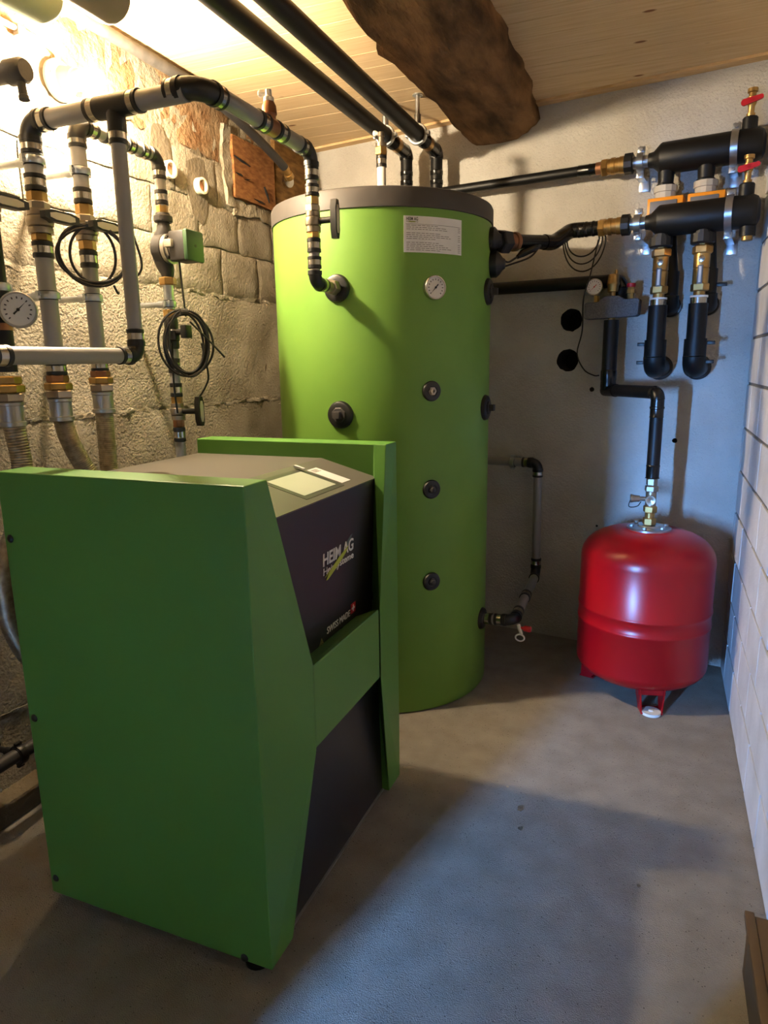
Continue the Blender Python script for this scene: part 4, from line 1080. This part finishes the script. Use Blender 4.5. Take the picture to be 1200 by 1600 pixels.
obj('conduit_tube', B().tube(smooth_path([(XL + .022, .2, 2.60), (XL + .022, 1.4, 2.585), (XL + .022, 1.85, 2.583), (XL + .022, 1.95, 2.582), (XL + .022, 2.0, 2.572), (XL + .022, 2.012, 2.55)], 6), .009, 8), 'cream', cd)
obj('conduit_clip', B().box((XL + .022, 1.86, 2.578), (.026, .03, .03), None, .003), 'greyplastic', cd)

# ------------------------------------------------------------------ jacketed pipe ends and old pipe, upper left
for x, z, r, y1, m, lab in ((-1.61, 2.48, .065, 1.60, 'pale_green', 'pale green jacketed pipe end under the ceiling at upper left'), (-1.385, 2.44, .065, 1.60, 'tan', 'tan jacketed pipe end hanging in front of the lamp glow')):
    jp = thing('jacketed_pipe', lab, 'pipe', (x, y1, z - r))
    obj('jacket', B().rev((x, -.6, z), (0, 1, 0), [(0, r), (y1 + .6 - .03, r), (y1 + .6 - .012, r * .94), (y1 + .6, r * .8)], 32), m, jp)
    obj('end_cap', B().rev((x, y1 - .004, z), (0, 1, 0), [(0, r * .82), (.006, r * .7), (.009, .002)], 32), m, jp)
gp = obj('grey_pipe', B().cyl((XL + .05, -.6, 2.712), (XL + .05, 3.05, 2.716), .023, 16), 'dusty')
tag(gp, 'dusty grey old pipe along the top of the left wall under the boards', 'pipe')
vk = thing('drain_cock', 'dark grey capped pipe stub with short spout at the far left edge', 'valve', (-1.86, 1.59, 2.3))
obj('stub', B().rev((-2.0, 1.595, 2.335), (1, .05, .0), [(0, .026), (.21, .026), (.212, .034), (.262, .034), (.272, .028)], 20), 'castiron', vk)
obj('spout', B().rev((-1.748, 1.605, 2.32), (.1, 0, -1), [(0, .013), (.05, .013), (.052, .015), (.062, .015)], 14), 'castiron', vk)

# wood block, recessed timber, and socket stubs in the left wall
wbk = rough_panel(3.055, 3.445, 2.325, 2.615, M['block_wood'], .006, .07, .035, bulge=.022, rag=.003)
tbk = tag(obj('wall_timber', wbk, 'block_wood', angle=60), 'orange brown timber end with cracks set into the left wall', 'timber')
for y0_, z0_, y1_c, z1_c, w_ in ((3.06, 2.515, 3.20, 2.495, .007), (3.07, 2.44, 3.13, 2.435, .009), (3.14, 2.425, 3.20, 2.435, .006), (3.33, 2.43, 3.37, 2.36, .006), (3.22, 2.35, 3.33, 2.345, .008)):
    xx_ = XL + .0285
    obj('crack', B().prism([(xx_, y0_, z0_), (xx_, (y0_ + y1_c) / 2, (z0_ + z1_c) / 2 - w_ / 2), (xx_, y1_c, z1_c), (xx_, (y0_ + y1_c) / 2 + .01, (z0_ + z1_c) / 2 + w_ / 2)], (-.012, 0, 0)), 'hole', tbk, smooth=False)
wb2 = rough_panel(3.46, 3.86, 2.36, 2.70, M['wood2'], .008, .05, .05, bulge=.015, rag=.006)
tag(obj('wall_timber', wb2, 'wood2', angle=60), 'dull brown timber recessed beside the orange block in the wall corner', 'timber')
for y, z, lab in ((2.792, 2.317, 'round open pipe socket in the grey mortar patch'), (2.575, 2.335, 'pipe socket hidden behind the pump riser in the mortar patch')):
    sk = thing('pipe_socket', lab, 'pipe', (XL, y, z))
    obj('sleeve', B().rev((XL - .02, y, z), (1, -.1, 0), [(0, .036), (.05, .036), (.052, .03), (.052, .026), (.02, .025)], 22), 'cream', sk)
    obj('bore', B().cyl((XL - .01, y, z), (XL + .012, y - .001, z), .0255, 18), 'copper', sk)
hp = thing('wall_hose', 'dark curved hose ending in a brass fitting at the timber in the wall corner', 'hose', (-1.95, 3.5, 2.45))
obj('hose', B().tube(smooth_path([(-2.06, 2.68, 2.70), (-1.98, 2.79, 2.69), (-1.94, 2.93, 2.66), (-1.945, 3.17, 2.618), (-1.95, 3.36, 2.575), (-1.95, 3.46, 2.545)], 10), .0215, 14), 'castiron', hp)
obj('fitting', B().rev((-1.95, 3.452, 2.548), (-.05, .75, -.42), [(0, .022), (.02, .022), (.022, .018), (.045, .018), (.047, .024), (.075, .024), (.077, .018)], 16), 'brass', hp)
obj('socket_ring', B().rev((-1.985, 3.53, 2.50), (1, -.3, 0), [(0, .036), (.02, .036), (.022, .024)], 18), 'steel', hp)

# low pipe at the floor, left edge
lw = thing('floor_pipe', 'dark pipe with black clamp low on the left wall beside the boiler', 'pipe', (-1.9, 1.45, .25))
pipe(lw, (-1.9, -.5, .258), (-1.9, 2.3, .262), .023, 'castiron')
ck = clamp(lw, (-1.9, 1.425, .259), (0, 1, 0), .026, (-1, 0, 0), .12)
for ch in [ck] + list(ck.children):
    ch.data.materials.clear(); ch.data.materials.append(M['black'])

# brown crate in the near right corner
bx = thing('crate', 'dark brown riveted box edge at the bottom right against the white wall', 'box', (.32, 1.35, 0))
cb = B().box((.318, 1.34, .085), (.075, .62, .17), None, .006)
obj('body', cb, 'crate', bx)
obj('edge_board', B().box((.283, 1.34, .165), (.022, .63, .02), None, .003), 'crate', bx)
obj('inset', B().box((.2795, 1.34, .08), (.003, .52, .12)), 'anthra', bx, smooth=False)
for y in (1.58, 1.62):
    obj('rivet', B().rev((.2805, y, .14), (-1, 0, 0), [(0, .007), (.003, .006), (.004, .002)], 10), 'steel', bx)
